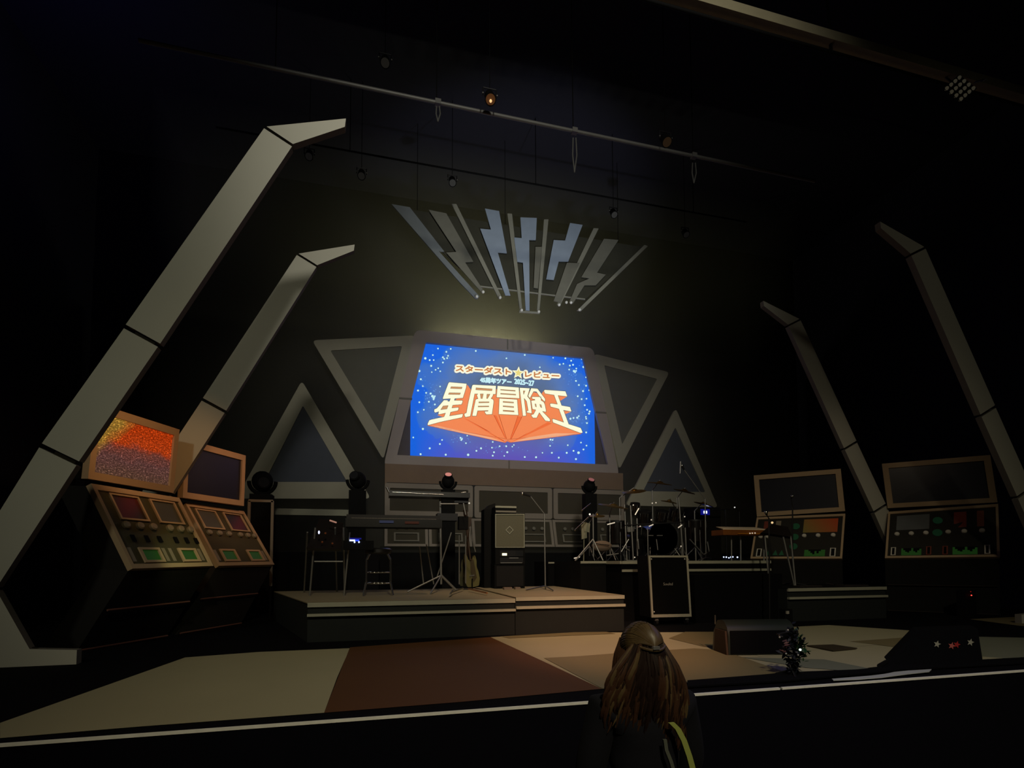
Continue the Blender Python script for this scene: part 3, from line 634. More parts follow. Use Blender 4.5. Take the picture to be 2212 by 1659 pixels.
# ------------------------------------------------------------------ hanging lightning sign
YG = 11.8
sg = thing('hanging_sign', (0, YG, 7.0), 'hanging fan of grey rays and pale lightning bolts above the screen', 'sign')
M_RAY = mat('sign_ray', (150, 150, 138), 0.5); M_BOLT = mat('sign_bolt_pale', (160, 176, 198), 0.5); M_BOLTG = mat('sign_bolt_grey', (126, 126, 116), 0.5)
M_SBACK = mat('sign_backing', (66, 66, 56), 0.7); M_TIP = mat('tip_glint', (255, 255, 248), 0.4)
def SG(pts): return [W(820+u/3.687, 400+v/3.687, YG) for u, v in pts]
def sgp(name, pts, mt, dy=0.0, th=0.03): MB().prism([p+Vector((0, dy, 0)) for p in SG(pts)], (0, th, 0)).build(name, mt, sg, smooth=False)
sgp('backing', [(110, 160), (2110, 485), (1640, 905), (800, 800)], M_SBACK, 0.05, 0.02)
sgp('ray', [(95, 150), (240, 175), (515, 528), (470, 524), (795, 885), (780, 905), (760, 900), (640, 775)], mat('sign_plate', (128, 136, 142), 0.5))
sgp('ray', [(573, 148), (612, 150), (972, 890), (950, 905)], M_RAY)
sgp('ray', [(1018, 225), (1055, 228), (1137, 995), (1117, 995)], M_RAY)
sgp('ray', [(1310, 272), (1345, 272), (1272, 1012), (1253, 1010)], M_RAY)
sgp('ray', [(1705, 342), (1745, 345), (1440, 955), (1414, 950)], M_RAY)
sgp('ray', [(2110, 475), (2137, 485), (1605, 1002), (1573, 997)], M_RAY)
sgp('bolt', [(390, 200), (530, 228), (745, 612), (680, 618), (832, 852), (815, 862), (530, 540), (610, 535)], M_BOLTG, -0.02, 0.02)
sgp('bolt', [(838, 190), (950, 210), (1012, 545), (940, 540), (1040, 882), (1000, 880), (800, 350), (885, 358)], M_BOLT, -0.02, 0.02)
sgp('bolt', [(1120, 260), (1250, 265), (1242, 440), (1190, 440), (1192, 1002), (1162, 1000), (1140, 620), (1095, 612), (1070, 420), (1130, 425)], M_BOLT, -0.02, 0.02)
sgp('bolt', [(1240, 495), (1290, 495), (1260, 825), (1225, 820)], M_BOLTG, -0.02, 0.02)
sgp('bolt', [(1515, 305), (1615, 320), (1500, 612), (1425, 610), (1385, 758), (1325, 752), (1385, 440), (1475, 445)], M_BOLT, -0.02, 0.02)
sgp('bolt', [(1490, 620), (1590, 625), (1440, 937), (1385, 925)], M_BOLTG, -0.02, 0.02)
sgp('bolt', [(1785, 430), (1900, 440), (1730, 700), (1800, 715), (1720, 800), (1630, 800), (1540, 942), (1508, 936), (1570, 790), (1670, 745), (1605, 735)], M_BOLTG, -0.02, 0.02)
sgp('cross_bar', [(1112, 1002), (1274, 1012), (1274, 1026), (1112, 1015)], M_RAY, -0.02)
sgp('cross_bar', [(790, 795), (1640, 900), (1640, 908), (790, 803)], M_RAY, 0.02)
for q in ((772, 892), (822, 855), (958, 900), (1128, 1000), (1265, 1012), (1427, 958), (1485, 938), (1522, 940), (1590, 996)):
    MB().ball(SG([q])[0]+Vector((0, -0.03, 0)), 0.035).build('tip', M_TIP, sg)  # white balls put in for the glints at the ray ends
for u in (300, 1000, 1900):
    p = SG([(u, 150+u*0.16)])[0]; MB().tube(p, (p.x, p.y, 11.0), 0.006, n=5).build('cable', M_BLACK, sg)

# ------------------------------------------------------------------ risers
def riser(label, x0, x1, y0, y1, z, lines, face_mat=M_BLACK, top_mat=None, skew=0.0):
    c = thing('stage_riser', ((x0+x1)/2, y0, 0), label, 'riser', 'raised platforms of the band')
    MB().prism([(x0, y0, 0), (x1, y0, 0), (x1, y1, 0), (x0-skew, y1, 0)], (0, 0, z-0.012)).build('body', face_mat, c, smooth=False)
    MB().prism([(x0, y0-0.02, z-0.012), (x1, y0-0.02, z-0.012), (x1, y1, z-0.012), (x0-skew, y1, z-0.012)], (0, 0, 0.012)).build('deck', top_mat or M_DECK, c, smooth=False)
    for zz_, th, pr in lines:
        MB().box2((x0, y0-pr, zz_-th), (x1, y0+0.0, zz_)).build('nosing', M_TRIMDULL, c, smooth=False)
    return c
M_DECK = mat('riser_deck', (150, 138, 112), 0.6, vary=0.1); M_FACE = mat('riser_face_dark', (25, 29, 30), 0.85)
z1 = W(900, 1297, 6.9).z
riser('low wide riser at left carrying the keyboards', -4.18, -1.59, 6.9, 9.9, z1, [(z1, 0.055, 0.03), (z1-0.135, 0.03, 0.06)], M_FACE, skew=0.9)
z2 = z1+0.018
riser('low centre riser carrying the amplifier stack', -1.585, -0.02, 6.88, 9.9, z2, [(z2, 0.05, 0.03), (z2-0.12, 0.035, 0.06)], M_FACE)
z3 = W(1570, 1211, 8.0).z
riser('tall black riser carrying the drum kit', 0.50, 3.36, 8.0, 10.9, z3, [(z3, 0.05, 0.02), (z3-0.14, 0.04, 0.02)], mat('drum_riser_face', (9, 9, 11), 0.9, spec=.1), M_BLACK)
nr_ = riser('narrow dark riser wing left of the drums', -0.12, 0.47, 9.95, 10.9, z3, [(z3, 0.04, 0.02)], MATS['drum_riser_face'], M_BLACK)
MB().box2((0.0, 8.55, 0), (0.47, 9.94, z3)).build('front_deck', M_BLACK, nr_, smooth=False)
MB().box2((0.0, 8.53, z3-.04), (0.47, 8.55, z3)).build('nosing', M_TRIMDULL, nr_, smooth=False)
MB().box2((0.47, 8.0, z3-.05), (0.50, 9.94, z3)).build('nosing', M_TRIMDULL, bpy.data.objects['stage_riser.002'], smooth=False)
z4 = W(1800, 1269, 7.2).z
riser('low riser at right in front of the consoles', 2.98, 4.95, 7.2, 8.5, z4, [(z4, 0.05, 0.03), (z4-0.14, 0.035, 0.05)], M_FACE, M_BLACK)

# ------------------------------------------------------------------ instruments: helpers by picture point and depth
def T(mb, a, b, Y1, Y2, r, n=8): mb.tube(W(*a, Y1), W(*b, Y2), r, n=n); return mb
def seg(name, par, a, b, Y1, Y2, r, mt=M_CHROME): return T(MB(), a, b, Y1, Y2, r).build(name, mt, par)

# keyboard on left riser
YK = 8.0
k1 = thing('keyboard', W(830, 1140, YK), 'long black stage keyboard on metal legs at the left', 'keyboard')
a, c = W(748, 1112, YK), W(952, 1112, YK)
MB().box2((a.x, YK-0.18, W(800, 1140, YK).z), (c.x, YK+0.2, W(800, 1122, YK).z)).build('body', mat('keyboard_black', (26, 24, 26), 0.3, spec=0.6), k1, smooth=False)
MB().box2((a.x, YK+0.06, W(800, 1122, YK).z), (c.x, YK+0.2, W(800, 1111, YK).z)).build('control_panel', mat('keyboard_panel', (38, 34, 36), 0.25, spec=0.8), k1, smooth=False)
kk = MB()
for i in range(30):
    x = a.x+0.08+i*(c.x-a.x-0.16)/30; kk.box2((x, YK-0.17, W(800, 1122, YK).z), (x+(c.x-a.x-0.16)/30-0.004, YK+0.04, W(800, 1122, YK).z+0.008))
o = kk.build('keys', mat('keys_dim', (120, 110, 104), 0.4), k1, smooth=False); o['kind'] = 'stuff'
for q, col, nm in (((890, 1129), (150, 60, 36), 'red_reflection'), ((835, 1127), (110, 130, 190), 'blue_reflection')):
    p = W(*q, YK-0.19); MB().box(p, (0.20, 0.01, 0.035)).build('display', mat(nm, (30, 20, 20), 0.4, emit=col, strength=0.08), k1, smooth=False)  # red and blue reflections on the keyboard front, painted as glowing strips
ks = thing('keyboard_stand', W(712, 1285, FY(712, 1286, z1)), 'chrome stand with splayed legs under the left keyboard', 'stand')
for (x, y, x2, y2) in ((681, 1140, 669, 1286), (664, 1150, 657, 1277), (724, 1140, 728, 1275), (742, 1140, 745, 1242), (756, 1150, 743, 1284)):
    Yl = FY(x2, min(y2+3, 1287), z1) if y2 > 1250 else 8.6
    MB().tube(W(x, y, 8.1), Vector((W(x2, y2, Yl).x, Yl, z1)), 0.013).build('leg', M_STEEL, ks)
seg('cross_bar', ks, (679, 1213), (741, 1213), 8.25, 8.25, 0.011, M_STEEL)
k2 = thing('synthesizer', W(710, 1182, 8.1), 'small tilted black synthesizer on the left end of the stand', 'keyboard')
MB().prism([W(662, 1184, 8.0), W(736, 1186, 8.0), W(742, 1130, 8.4), W(690, 1120, 8.4)], (0, 0.06, -0.03)).build('body', mat('synth_body', (30, 24, 24), 0.35, spec=0.6), k2, smooth=False)
for q in ((703, 1152), (696, 1171), (718, 1174)): MB().ball(W(*q, 7.97), 0.016, n=8).build('knob', mat('copper_knob', (190, 110, 70), 0.35, 0.6), k2)
MB().tube(W(712, 1124, 8.1), W(727, 1129, 8.1), 0.012).build('painted_glint', mat('edge_glint', (200, 140, 120), 0.3, emit=(190, 140, 125), strength=0.4), k2)  # orange glint along the synth edge, painted as a glow
MB().ball(W(689, 1150, 7.95), 0.022, (0.6, .5, 1.2), 8).build('indicator', mat('white_led', (220, 220, 255), 0.4, emit=(215, 220, 255), strength=1.2), k2)
fx = thing('effects_unit', W(770, 1178, 8.0), 'black effects unit with blue lights under the left keyboard', 'effects unit')
MB().box(W(775, 1178, 8.0), (0.42, 0.2, 0.13)).build('case', M_BLACK, fx, smooth=False)
M_BLED = mat('blue_led', (160, 190, 255), 0.4, emit=(190, 210, 255), strength=2.5); M_BL2 = mat('deep_blue_led', (20, 40, 255), 0.4, emit=(40, 70, 255), strength=1.5)
for q, sx_ in (((761, 1167.3), .075), ((771.5, 1167.3), .055)): MB().box(W(*q, 7.88), (sx_, .01, .022)).build('led', M_BLED if sx_ > .06 else M_BL2, fx, smooth=False)
for q in ((766, 1171.2), (775.5, 1171)): MB().ball(W(*q, 7.88), 0.012, n=8).build('led', M_BLED, fx)
MB().box(W(768, 1163.5, 7.885), (.16, .006, .02)).build('glow_strip', mat('blue_strip', (10, 10, 60), .5, emit=(14, 20, 150), strength=.5), fx, smooth=False)
# upper rack keyboard
k3 = thing('keyboard', W(900, 1080, 8.9), 'slim upper keyboard in front of the dashboard with a bright front edge', 'keyboard')
MB().box2(Vector((W(840, 1070, 8.9).x, 8.75, W(840, 1073, 8.9).z)), Vector((W(1012, 1070, 8.9).x, 9.1, W(840, 1062, 8.9).z))).build('body', MATS['keyboard_black'], k3, smooth=False)
MB().tube(W(848, 1063, 8.74), W(958, 1068.5, 8.74), 0.007).build('edge_rail', M_CHROME, k3)
MB().tube(W(835, 1052, 8.75), W(841, 1064, 8.75), 0.018).build('end_clamp', M_CHROME, k3)
st = thing('keyboard_stand', W(960, 1262, 8.9), 'tall chrome tripod stand holding the upper keyboard', 'stand')
zb = z1
def P3(x, y, Y): return W(x, y, Y)
foot = lambda x, y: Vector((FL(x, y, zb).x, min(9.8, FL(x, y, zb).y), zb+0.012))
seg('pole', st, (951, 1075), (953, 1262), 8.9, 8.9, 0.018, M_STEEL)
for q in ((986, 1277), (880, 1280), (930, 1284)):
    MB().tube(W(953, 1243, 8.9), foot(*q), 0.02 if q[0] == 986 else 0.013).build('leg', M_STEEL, st)
for a_, b_ in (((975, 1150), (943, 1250)), ((906, 1180), (915, 1262)), ((921, 1176), (937, 1262)), ((992, 1156), (992, 1262)), ((1006, 1157), (1006, 1260)), ((1014, 1140), (1027, 1192))):
    seg('brace', st, a_, b_, 9.0, 9.1, 0.011, M_STEEL)
pc = thing('percussion_pad', W(980, 1115, 8.9), 'dark electronic drum pads with chrome clamps beside the upper keyboard', 'drum pad')
MB().box(W(965, 1118, 8.95), (0.34, 0.25, 0.12)).build('pad', M_DKMETAL, pc, smooth=False)
MB().box(W(995, 1080, 8.95), (0.24, 0.2, 0.12)).build('pad', M_DKMETAL, pc, smooth=False)
MB().box(W(1000, 1130, 8.95), (0.16, 0.16, 0.22)).build('pad', M_BLACK, pc, smooth=False)
MB().tube(W(985, 1066.5, 8.8), W(1006, 1063, 8.8), 0.009).build('clamp', M_CHROME, pc)
MB().tube(W(951, 1088.5, 8.8), W(990, 1088.5, 8.8), 0.011).build('clamp', M_STEEL, pc)
MB().ball(W(1013.5, 1087, 8.8), 0.016, n=8).build('wing_nut', mat('nut_glint', (230, 230, 225), .2, .3, emit=(220, 215, 200), strength=.5), pc)  # glint on the nut is put in as emission
MB().tube(W(1001, 1087, 8.8), W(1006, 1112, 8.8), 0.012).build('rod', M_STEEL, pc)
# bar stool
sx0 = 818; Yst = 8.15
stl = thing('bar_stool', W(sx0, 1283, Yst), 'chrome bar stool with a round black seat behind the keyboard', 'stool')
cx_ = W(sx0, 1190, Yst); cx_.z = 0
ztop = W(sx0, 1197, Yst).z
MB().lathe([(0.17, 0), (0.19, 0.02), (0.19, 0.07), (0.16, 0.09)], (cx_.x, Yst, ztop), (0, 0, 1), 28).build('seat', mat('seat_black', (22, 20, 20), .35, spec=.7), stl)
for s1, s2 in ((-1, -1), (-1, 1), (1, -1), (1, 1)):
    MB().path([(cx_.x+s1*0.13, Yst+s2*0.12, ztop), (cx_.x+s1*0.17, Yst+s2*0.15, ztop-0.08), (cx_.x+s1*0.175, Yst+s2*0.16, z1+0.2), (cx_.x+s1*0.21, Yst+s2*0.19, z1+0.01)], 0.012).build('leg', M_CHROME, stl)
for z in (ztop-0.27, z1+0.18):
    ring = MB(); pts = [(cx_.x+0.18*math.cos(t*math.pi/10), Yst+0.17*math.sin(t*math.pi/10), z) for t in range(21)]
    ring.path(pts, 0.009, 6).build('foot_ring', M_CHROME, stl)
# electric guitars on their stands
def guitar(x, y0, y1, Y, tilt, label, colr, w):
    g = thing('electric_guitar', W(x, y1, Y), label, 'guitar', 'guitars on stands')
    c0 = W(x, y1, Y); c1 = W(x, y0, Y); c0.z = z2+.03; H = (c1-c0).length
    sh = [(0, 0), (.13, .01), (.165, .1), (.15, .2), (.12, .26), (.135, .34), (.11, .42), (.06, .40), (.045, .36), (-.045, .36), (-.06, .42), (-.115, .45), (-.14, .36), (-.12, .26), (-.155, .18), (-.165, .09), (-.12, .01)]
    R = Matrix.Rotation(math.radians(tilt), 3, 'Y')
    b_ = MB().prism([c0+R @ Vector((px_*w, 0, pz*H/.44)) for px_, pz in roundpoly2(sh)], (0, 0.045, 0))
    b_.build('body', colr, g)
    MB().prism([c0+R @ Vector((px_*w, -.006, pz*H/.44)) for px_, pz in ((.02, .06), (.10, .12), (.07, .36), (.0, .38), (-.02, .2))], (0, .006, 0)).build('pickguard', mat('pickguard', (60, 48, 26), .5), g, smooth=False)
    MB().tube(c0+R @ Vector((0, -.01, H*.8)), c0+R @ Vector((0, 0.06, H+.62)), .02, .017).build('neck', mat('dark_neck', (52, 36, 24), .5), g)
    MB().box(c0+R @ Vector((.01, .06, H+.70)), (.07, .02, .17), rot=R).build('headstock', MATS['dark_neck'], g, smooth=False)
    MB().box(c0+R @ Vector((0, -.012, H*.35)), (.09, .012, .02), rot=R).build('bridge', M_CHROME, g, smooth=False)
    return g
def roundpoly2(p): 
    q = roundpoly([Vector((a_, 0, b_)) for a_, b_ in p], .02, 3); return [(v.x, v.z) for v in q]
M_OLV = mat('olive_finish', (94, 88, 50), .35, spec=.5)
Yg = 9.3
guitar(1022, 1196, 1258, Yg, -6, 'olive electric guitar with dark pickguard left of the amplifier', M_OLV, .82)
guitar(1004, 1209, 1259, Yg+.25, 4, 'second olive electric guitar half hidden behind the first', mat('olive_finish_dark', (62, 60, 38), .4), .7)
gs = thing('guitar_stand', W(1022, 1268, Yg), 'low black guitar stand with one shiny leg near the amplifier', 'stand')
MB().tube(W(1020, 1250, Yg-.05), Vector((W(1020, 1262, Yg).x, Yg, z2)), .012).build('post', M_BLACK, gs)
MB().tube(FL(1013, 1272, z2+.03), FL(1052, 1281, z2+.02), .013).build('leg', mat('copper_shine', (230, 160, 110), .25, .9), gs)
MB().tube(FL(975, 1280, z2+.02), FL(1000, 1271, z2+.03), .014).build('leg', M_CHROME, gs)
MB().tube(FL(978, 1276, z2+.05), FL(972, 1284, z2+.02), .014).build('leg', M_CHROME, gs)
# amplifier stack
YA = 9.2
def wbox(mb, x0, y0, x1, y1, Y, d): a_, c_ = W(x0, y1, Y), W(x1, y0, Y); return mb.box2((a_.x, Y, a_.z), (c_.x, Y+d, c_.z))
am = thing('amplifier_head', W(1093, 1107, YA), 'flat amplifier head on top of the speaker stack', 'amplifier')
wbox(MB(), 1070, 1095, 1115, 1108, YA, .3).build('case', M_BLACK, am, smooth=False)
wbox(MB(), 1070, 1093.5, 1115.5, 1096.5, YA-.01, .02).build('top_rail', M_TRIMDULL, am, smooth=False)
wbox(MB(), 1071, 1103.5, 1115, 1106.5, YA-.01, .02).build('front_rail', M_PANELEDGE, am, smooth=False)
cb = thing('speaker_cabinet', W(1101, 1184, YA), 'grey grille speaker cabinet with a diamond badge in the middle of the stage', 'speaker cabinet')
wbox(MB(), 1069, 1109, 1134, 1184, YA+.02, .36).build('case', M_BLACK, cb, smooth=False)
wbox(MB(), 1072, 1112, 1131, 1181, YA, .03).build('grille', M_GRILLE, cb, smooth=False)
a_ = [W(*q, YA-.01) for q in ((1070, 1110), (1133, 1110), (1133.5, 1183), (1070, 1183))]; c_ = [W(*q, YA-.01) for q in ((1071.5, 1111.7), (1131.5, 1111.7), (1131.8, 1181.5), (1071.5, 1181.5))]
MB().ring(a_, c_, (0, .03, 0)).build('edge_piping', M_TRIMDULL, cb, smooth=False)
a_ = [W(*q, YA-.01) for q in ((1101, 1136), (1109.5, 1145), (1101, 1154), (1092, 1145))]; c_ = [W(*q, YA-.01) for q in ((1101, 1138), (1107.5, 1145), (1101, 1152), (1094, 1145))]
MB().ring(a_, c_, (0, .01, 0)).build('badge', M_TRIMDULL, cb, smooth=False)
rk = thing('rack_case', W(1101, 1217, YA), 'equipment rack with one bright lit display below the grey speaker cabinet', 'rack')
wbox(MB(), 1070, 1185, 1134, 1219, YA+.01, .38).build('case', M_BLACK, rk, smooth=False)
wbox(MB(), 1080, 1189, 1130, 1202, YA-.005, .03).build('unit', M_DKMETAL, rk, smooth=False)
wbox(MB(), 1080, 1204, 1130, 1216, YA-.005, .03).build('unit', M_DKMETAL, rk, smooth=False)
wbox(MB(), 1085, 1195, 1095, 1200, YA-.015, .012).build('display', mat('lit_display', (255, 240, 190), .4, emit=(255, 242, 190), strength=1.6), rk, smooth=False)
wbox(MB(), 1100, 1204.5, 1120, 1206, YA-.012, .01).build('handle', M_STEEL, rk, smooth=False)
wbox(MB(), 1081, 1215, 1128, 1216.5, YA-.012, .01).build('lower_rail', M_STEEL, rk, smooth=False)
lc = thing('bass_cabinet', Vector((W(1101, 1260, YA).x, YA, z2)), 'black bass cabinet at the bottom of the amplifier stack', 'speaker cabinet')
a_, c_ = W(1069, 1219, YA), W(1134, 1219, YA)
MB().box2((a_.x, YA+.02, z2), (c_.x, YA+.42, a_.z)).build('case', M_BLACK, lc, smooth=False)
MB().box2((a_.x+.03, YA, z2+.04), (c_.x-.03, YA+.03, a_.z-.03)).build('grille', mat('black_grille', (26, 24, 26), .9), lc, smooth=False)
bc = thing('flight_case', Vector((W(1060, 1260, 9.5).x, 9.5, z2)), 'tall black case standing left of the amplifier stack', 'case')
a_, c_ = W(1046, 1100, 9.55), W(1071, 1100, 9.55)
MB().box2((a_.x, 9.55, z2), (c_.x, 9.85, a_.z)).build('body', M_BLACK, bc, smooth=False)
MB().prism([(a_.x, 9.55, a_.z), (c_.x, 9.55, a_.z), (c_.x, 9.6, a_.z+.12), (a_.x+.1, 9.6, a_.z+.08)], (0, .2, 0)).build('lid', M_BLACK, bc, smooth=False)
# pedals and things at the stage back
for i, (x, y, label) in enumerate(((1096, 1266, 'small pale pedal box on the floor before the bass cabinet'), (1117, 1267, 'second small pedal box right of the first one'))):
    p = FL(x, y+2, z2); p.y = min(p.y, 9.1); q = Vector((W(x, y, 8.9).x, 8.9, z2))
    tag(MB().box(q+Vector((0, 0, .02)), (.14 if i == 0 else .09, .12, .04)).build('pedal', mat('pedal_grey', (130, 110, 100), .5), smooth=False), label, 'pedal', 'pedals before the amplifier')

def mic_stand(base, label, pts, mic_dir, legs, mt=M_STEEL, leg_m=None, z=z1, grp='microphone stands'):
    g = thing('microphone_stand', base, label, 'microphone stand', grp)
    MB().tube(base, pts[0], .012).build('pole', mt, g)
    for a_, b_ in zip(pts, pts[1:]): MB().tube(a_, b_, .008).build('boom', mt, g)
    for L_ in legs: MB().tube(base+Vector((0, 0, .06)), L_, .012).build('leg', leg_m or mt, g)
    e_ = pts[-1]; MB().tube(e_, e_+Vector(mic_dir)*.14, .015, .022).build('microphone', M_DKMETAL, g)
    MB().ball(e_+Vector(mic_dir)*.16, .028, n=10).build('mic_grille', M_CHROME, g)
    return g
Ym = 8.7; b0_ = Vector((W(1178, 1262, Ym).x, Ym, z2))
mic_stand(b0_, 'thin microphone stand with a bright foot right of the amplifier', [W(1176, 1110, Ym), W(1146, 1072, Ym)], (-.9, 0, .25),
    [FL(1136, 1275, z2+.01), FL(1197, 1277, z2+.01), b0_+Vector((.1, .3, .01))], leg_m=M_CHROME)
# moving head lights
def moving_head(x, y, r, Y, label, lens_m, tilt=(0, -1, 0.2), zf=0.0, h=None):
    p = W(x, y, Y); R_ = r/FPX*Y
    g = thing('moving_head_light', (p.x, Y, zf), label, 'stage light', 'moving head lights behind the band')
    MB().ball(p, R_, (1, 1, 1.05), 20).build('head', M_BLACK, g)
    d = Vector(tilt).normalized()
    MB().lathe([(R_*.62, 0), (R_*.62, R_*.5), (R_*.55, R_*.5)], p+d*R_*.7, d, 20).build('lens_barrel', M_BLACK, g)
    MB().lathe([(R_*.5, 0), (R_*.5, .01)], p+d*R_*1.22, d, 20).build('lens', lens_m, g)
    yk = MB(); pts = [p+Vector((R_*1.25*math.cos(t), 0, R_*1.25*math.sin(t))) for t in [math.pi+math.pi*i/12 for i in range(13)]]
    yk.path(pts, R_*.2, 8).build('yoke', M_BLACK, g)
    MB().box2((p.x-R_*1.0, Y-R_*.8, zf if h is None else p.z-R_*1.5-h), (p.x+R_*1.0, Y+R_*.8, p.z-R_*1.35)).build('base', M_BLACK, g, smooth=False)
    return g
M_LENSP = mat('pink_glint_lens', (200, 120, 110), .3, emit=(230, 150, 140), strength=.55); M_LENSD = mat('dark_lens', (40, 40, 44), .1, spec=1.0)  # pink reflection in the lens is painted as emission
moving_head(567, 1040, 20, 11.6, 'black moving head light in front of the left corner of the left triangle', M_LENSD, (.3, -1, -.2))
moving_head(773, 1037, 17, 11.6, 'black moving head light before the right corner of the left triangle', M_LENSD, (-.3, -.8, .3))
moving_head(968, 1040, 14, 11.2, 'moving head light with a pink glint under the screen, left of the centre', M_LENSP, (-.05, -.6, .75))
moving_head(1273, 1050, 14, 11.2, 'moving head light with a dim pink glint under the screen, right of the centre', mat('dim_glint_lens', (150, 90, 90), .3, emit=(190, 120, 120), strength=.35), (.05, -.6, .75))

# ------------------------------------------------------------------ drum kit
YR = 9.3
def drum(name, x, y, r_px, Y, dep, axis, label, head_m=None, shell=M_DRUM):
    c0 = W(x, y, Y); R_ = r_px/FPX*Y; d = Vector(axis).normalized()
    g = thing(name, c0-Vector((0, 0, R_)), label, 'drum')
    MB().lathe([(R_, 0), (R_, dep)], c0, d, 32).build('shell', shell, g)
    MB().lathe([(R_*.97, -.004), (R_*.97, .002)], c0, d, 32).build('drum_head', head_m or M_SKIN, g)
    hp = MB(); hp.lathe([(R_*1.03, -.012), (R_*1.03, .02), (R_*.97, .02), (R_*.97, -.012), (R_*1.03, -.012)], c0, d, 32); hp.build('hoop', M_DKMETAL, g)
    u = d.orthogonal().normalized(); w_ = d.cross(u)
    for i in range(6):
        t = 2*math.pi*i/6+.3; q = c0+(u*math.cos(t)+w_*math.sin(t))*R_*1.03
        MB().tube(q+d*.01, q+d*min(dep*.6, .14), .008, n=6).build('lug', M_CHROME, g)
    return g, c0, R_, d
g, c0, R_, d = drum('bass_drum', 1432, 1162, 38, YR, .45, (0, 1, 0), 'large black bass drum at the middle of the kit', mat('black_drum_head', (24, 22, 24), .35, spec=.6))
for sx_ in (-1, 1): MB().tube(c0+Vector((sx_*R_*.8, .05, -R_*.5)), Vector((c0.x+sx_*R_*1.15, YR-.12, z3)), .012).build('spur', M_CHROME, g)
g, c0, R_, d = drum('bass_drum', 1385, 1168, 32, YR+.25, .4, (-.15, 1, 0), 'second black bass drum half hidden left of the large one', MATS['black_drum_head'])
g, c0, R_, d = drum('floor_tom', 1332, 1128, 24, YR+.1, .42, (0, 0, -1), 'deep black floor tom at the left of the kit')
for t in range(3): MB().tube(c0+Vector((R_*math.cos(t*2.1+.4), R_*math.sin(t*2.1+.4), -.2)), Vector((c0.x+R_*1.08*math.cos(t*2.1+.4), c0.y+R_*1.08*math.sin(t*2.1+.4), z3)), .009).build('leg', M_CHROME, g)
g, c0, R_, d = drum('floor_tom', 1500, 1125, 26, YR+.1, .42, (0, 0, -1), 'deep black floor tom at the right of the kit')
for t in range(3): MB().tube(c0+Vector((R_*math.cos(t*2.1+.4), R_*math.sin(t*2.1+.4), -.2)), Vector((c0.x+R_*1.08*math.cos(t*2.1+.4), c0.y+R_*1.08*math.sin(t*2.1+.4), z3)), .009).build('leg', M_CHROME, g)
rack_y = YR+.1
for x, y, r, ax, lab in ((1392, 1105, 17, (.1, .35, -1), 'rack tom above the bass drum, left one'), (1430, 1104, 15, (0, .35, -1), 'rack tom above the bass drum, middle one'), (1462, 1102, 17, (-.1, .35, -1), 'rack tom above the bass drum, right one'), (1372, 1088, 11, (.1, .35, -1), 'smallest rack tom, high at the left of the kit')):
    g, c0, R_, d = drum('rack_tom', x, y, r, rack_y, .22, ax, lab); MB().tube(c0+Vector((0, .08, -.1)), (c0.x, YR+.25, z3+.5), .012).build('mount', M_CHROME, g)
g, c0, R_, d = drum('snare_drum', 1358, 1135, 14, YR+.3, .12, (.1, .1, -1), 'chrome snare drum between the floor tom and bass drum', shell=M_STEEL); MB().tube(c0, (c0.x, c0.y, z3), .012).build('stand_pole', M_CHROME, g)
def cymbal(x, y, r, Y, tilt, label, mt=M_BRASS, base_x=None, straight=True):
    c0 = W(x, y, Y); R_ = r/FPX*Y; n = Vector((math.sin(math.radians(tilt)), -.22, 1)).normalized()
    bx = W(base_x or x, 1200, Y).x
    g = thing('cymbal_stand', (bx, Y+.12, z3), label, 'cymbal', 'cymbals of the drum kit')
    MB().lathe([(R_, 0), (R_*.9, .010), (R_*.28, .026), (R_*.22, .045), (.02, .055), (.02, .05), (R_*.2, .038), (R_*.26, .02), (R_*.9, .004), (R_, -.004)], c0, n, 36).build('cymbal', mt, g)
    top = Vector((bx, Y+.12, c0.z-.12 if straight else c0.z-.3))
    MB().tube((bx, Y+.12, z3+.1), top, .012).build('pole', M_STEEL, g)
    MB().tube(top, c0+n*.08, .009).build('arm', M_STEEL, g)
    for t in range(3): MB().tube((bx, Y+.12, z3+.28), (bx+.26*math.cos(t*2.09+.5), Y+.12+.26*math.sin(t*2.09+.5), z3+.012), .01).build('leg', M_STEEL, g)
    return g
M_BR2 = mat('dark_bronze', (110, 90, 50), .35, .8)
cymbal(1325, 1094, 36, 9.2, 6, 'wide olive bronze cymbal over the left floor tom', M_BR2, 1324)
cymbal(1370, 1062, 28, 9.7, -10, 'raised bronze cymbal left of the kit centre', M_BRASS, 1346)
cymbal(1425, 1045, 30, 9.9, 4, 'highest bronze cymbal at the back of the kit', M_BRASS, 1418)
cymbal(1478, 1062, 26, 9.6, 12, 'bronze cymbal high on the right of the kit', M_BRASS, 1472)
cymbal(1445, 1085, 20, 9.25, 8, 'small bronze splash cymbal over the rack toms', M_BR2, 1480, False)
cymbal(1290, 1115, 18, 9.2, -4, 'pair of bronze hi hat cymbals at the left end of the kit', M_BR2, 1279)
cymbal(1520, 1090, 24, 9.4, 14, 'bronze cymbal at the far right of the kit', M_BRASS, 1510)
